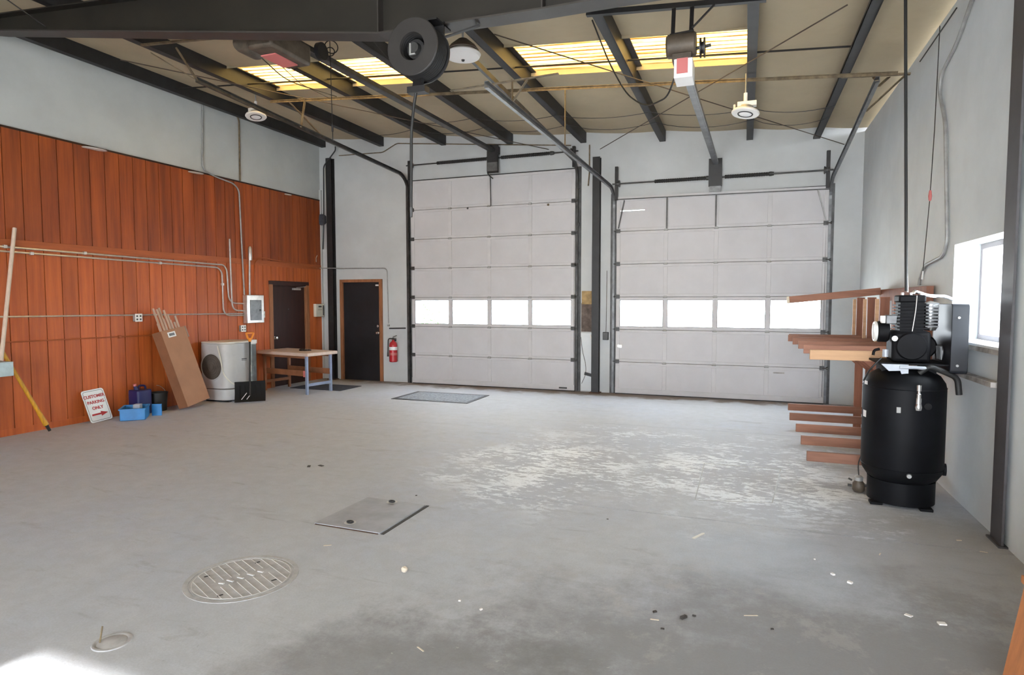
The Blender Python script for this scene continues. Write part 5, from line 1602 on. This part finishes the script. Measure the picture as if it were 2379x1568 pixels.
part('lid_rim', G().lathe([(0.272, 0.002), (0.272, 0.004), (0.277, 0.004), (0.277, 0.002)], mc, (0, 0, 1), 48), 'cast_iron_worn', mh)
ang = math.radians(-25.6)
e1, e2 = V((math.cos(ang), math.sin(ang), 0)), V((-math.sin(ang), math.cos(ang), 0))
for k in range(-5, 6):
    off = k * 0.047
    hl = math.sqrt(max(0.0, 0.270 ** 2 - off ** 2))
    segs = [(-hl, hl)] if abs(k) > 3 else ([(-hl, -0.045), (0.045, hl)])
    for (s0_, s1_) in segs:
        part('rib', G().bar(mc + e2 * off + e1 * s0_ + V((0, 0, 0.0035)), mc + e2 * off + e1 * s1_ + V((0, 0, 0.0035)), 0.004, 0.003), 'cast_iron_worn', lid)
for k, (o_, l_) in enumerate(((-0.13, 0.03), (-0.08, 0.045), (-0.02, 0.04), (0.04, 0.05), (0.10, 0.035))):
    part('raised_mark', G().bar(mc + e2 * o_ - e1 * l_ / 2 + V((0, 0, 0.0045)), mc + e2 * (o_ + 0.018) + e1 * l_ / 2 + V((0, 0, 0.0045)), 0.012, 0.005), 'cast_iron_worn', lid)
for (u_, v_) in ((0.17, 0.12), (-0.16, -0.15), (0.15, -0.18), (-0.15, 0.15)):
    q = mc + e1 * u_ + e2 * v_ + V((0, 0, 0.0035))
    part('pick_hole', G().bar(q - e2 * 0.016, q + e2 * 0.016, 0.014, 0.001), 'gasket', lid)
co = thing('floor_cleanout', 'small round cleanout cap with a bent pin set in the floor', 'cleanout', (-2.86, 2.08, 0))
part('cap', G().lathe([(0, 0.004), (0.06, 0.004), (0.066, 0.002), (0.075, 0.006), (0.085, 0.004), (0.088, 0.0)], (-2.86, 2.08, 0), (0, 0, 1), 28), 'cast_iron', co)
part('pin', G().cyl((-2.905, 2.05, 0.0), (-2.91, 2.07, 0.075), 0.004, 6), 'rusty_strut', co)

# ---- litter on the floor, every scrap on its own
def scrap(x, y, l, w, hgt, rz, m, name, label, group):
    c_, s_ = math.cos(rz), math.sin(rz)
    l, w, hgt = l * 0.75, w * 0.7, hgt * 0.6
    e = random.uniform(0.6, 1.0)
    pts = [(-l / 2, -w / 2), (l / 2, -w / 2 * e), (l / 2 * random.uniform(0.9, 1), w / 2), (-l / 2 * random.uniform(0.8, 1), w / 2 * e)]
    g_ = G().prism(pts, (x, y, 0), (c_, s_, 0), (-s_, c_, 0), (0, 0, hgt))
    one(name, g_, m, label, 'debris', group)


one('paint_stick', G().prism([(-0.075, -0.011), (0.06, -0.011), (0.075, 0.0), (0.06, 0.011), (-0.075, 0.011)], (-0.275, 4.51, 0), (0.45, 0.89, 0), (-0.89, 0.45, 0), (0, 0, 0.004)), 'paper', 'pale flat stick lying on the floor near the sawn joint', 'stick')
one('crumpled_cup', G().lathe([(0.008, 0), (0.018, 0.004), (0.020, 0.02), (0.010, 0.03), (0, 0.028)], (-1.93, 3.27, 0.004), (0.3, -0.2, 1), 9), 'chip_pale', 'small pale lump of litter in front of the steel hatch', 'litter')
for (x, y, l, w, hh, rz) in ((0.86, 4.59, 0.05, 0.012, 0.004, 1.2), (1.51, 4.87, 0.06, 0.012, 0.004, -0.3), (1.42, 5.05, 0.045, 0.018, 0.006, 0.3), (0.06, 3.44, 0.10, 0.008, 0.004, 0.35), (-0.41, 3.22, 0.06, 0.012, 0.004, 0.1), (-2.63, 3.45, 0.07, 0.012, 0.004, 0.6), (-1.42, 2.55, 0.07, 0.010, 0.004, -0.5)):
    scrap(x, y, l, w, hh, rz, 'chip_pale', 'wood_splinter', 'thin pale wood splinter lying on the bare floor', 'splinters on the floor')
for (x, y, l, hh) in ((0.53, 4.14, 0.03, 0.016), (0.61, 4.05, 0.035, 0.018), (0.98, 3.69, 0.05, 0.012), (0.84, 3.73, 0.045, 0.008), (0.45, 4.35, 0.015, 0.01), (-1.45, 3.05, 0.018, 0.01), (-1.3, 3.0, 0.02, 0.012), (0.2, 2.55, 0.018, 0.01)):
    scrap(x, y, l, l * 0.8, hh, random.uniform(0, 3), 'paper', 'pale_pebble', 'small pale chip of rubble lying on the bare floor', 'pale chips on the floor')
for (x, y, l, hh) in ((-0.27, 3.29, 0.05, 0.02), (-0.22, 3.33, 0.025, 0.01), (-0.42, 3.3, 0.03, 0.012), (-0.36, 3.14, 0.025, 0.008), (-3.98, 5.14, 0.08, 0.006), (-4.08, 5.08, 0.09, 0.004), (-0.75, 2.52, 0.02, 0.01), (0.16, 3.33, 0.02, 0.01), (-2.6, 4.62, 0.02, 0.008), (-0.95, 4.62, 0.02, 0.006)):
    scrap(x, y, l, l * 0.6, hh, random.uniform(0, 3), 'chip_dark', 'dark_crumb', 'small dark crumb of dirt lying on the bare floor', 'dark crumbs on the floor')
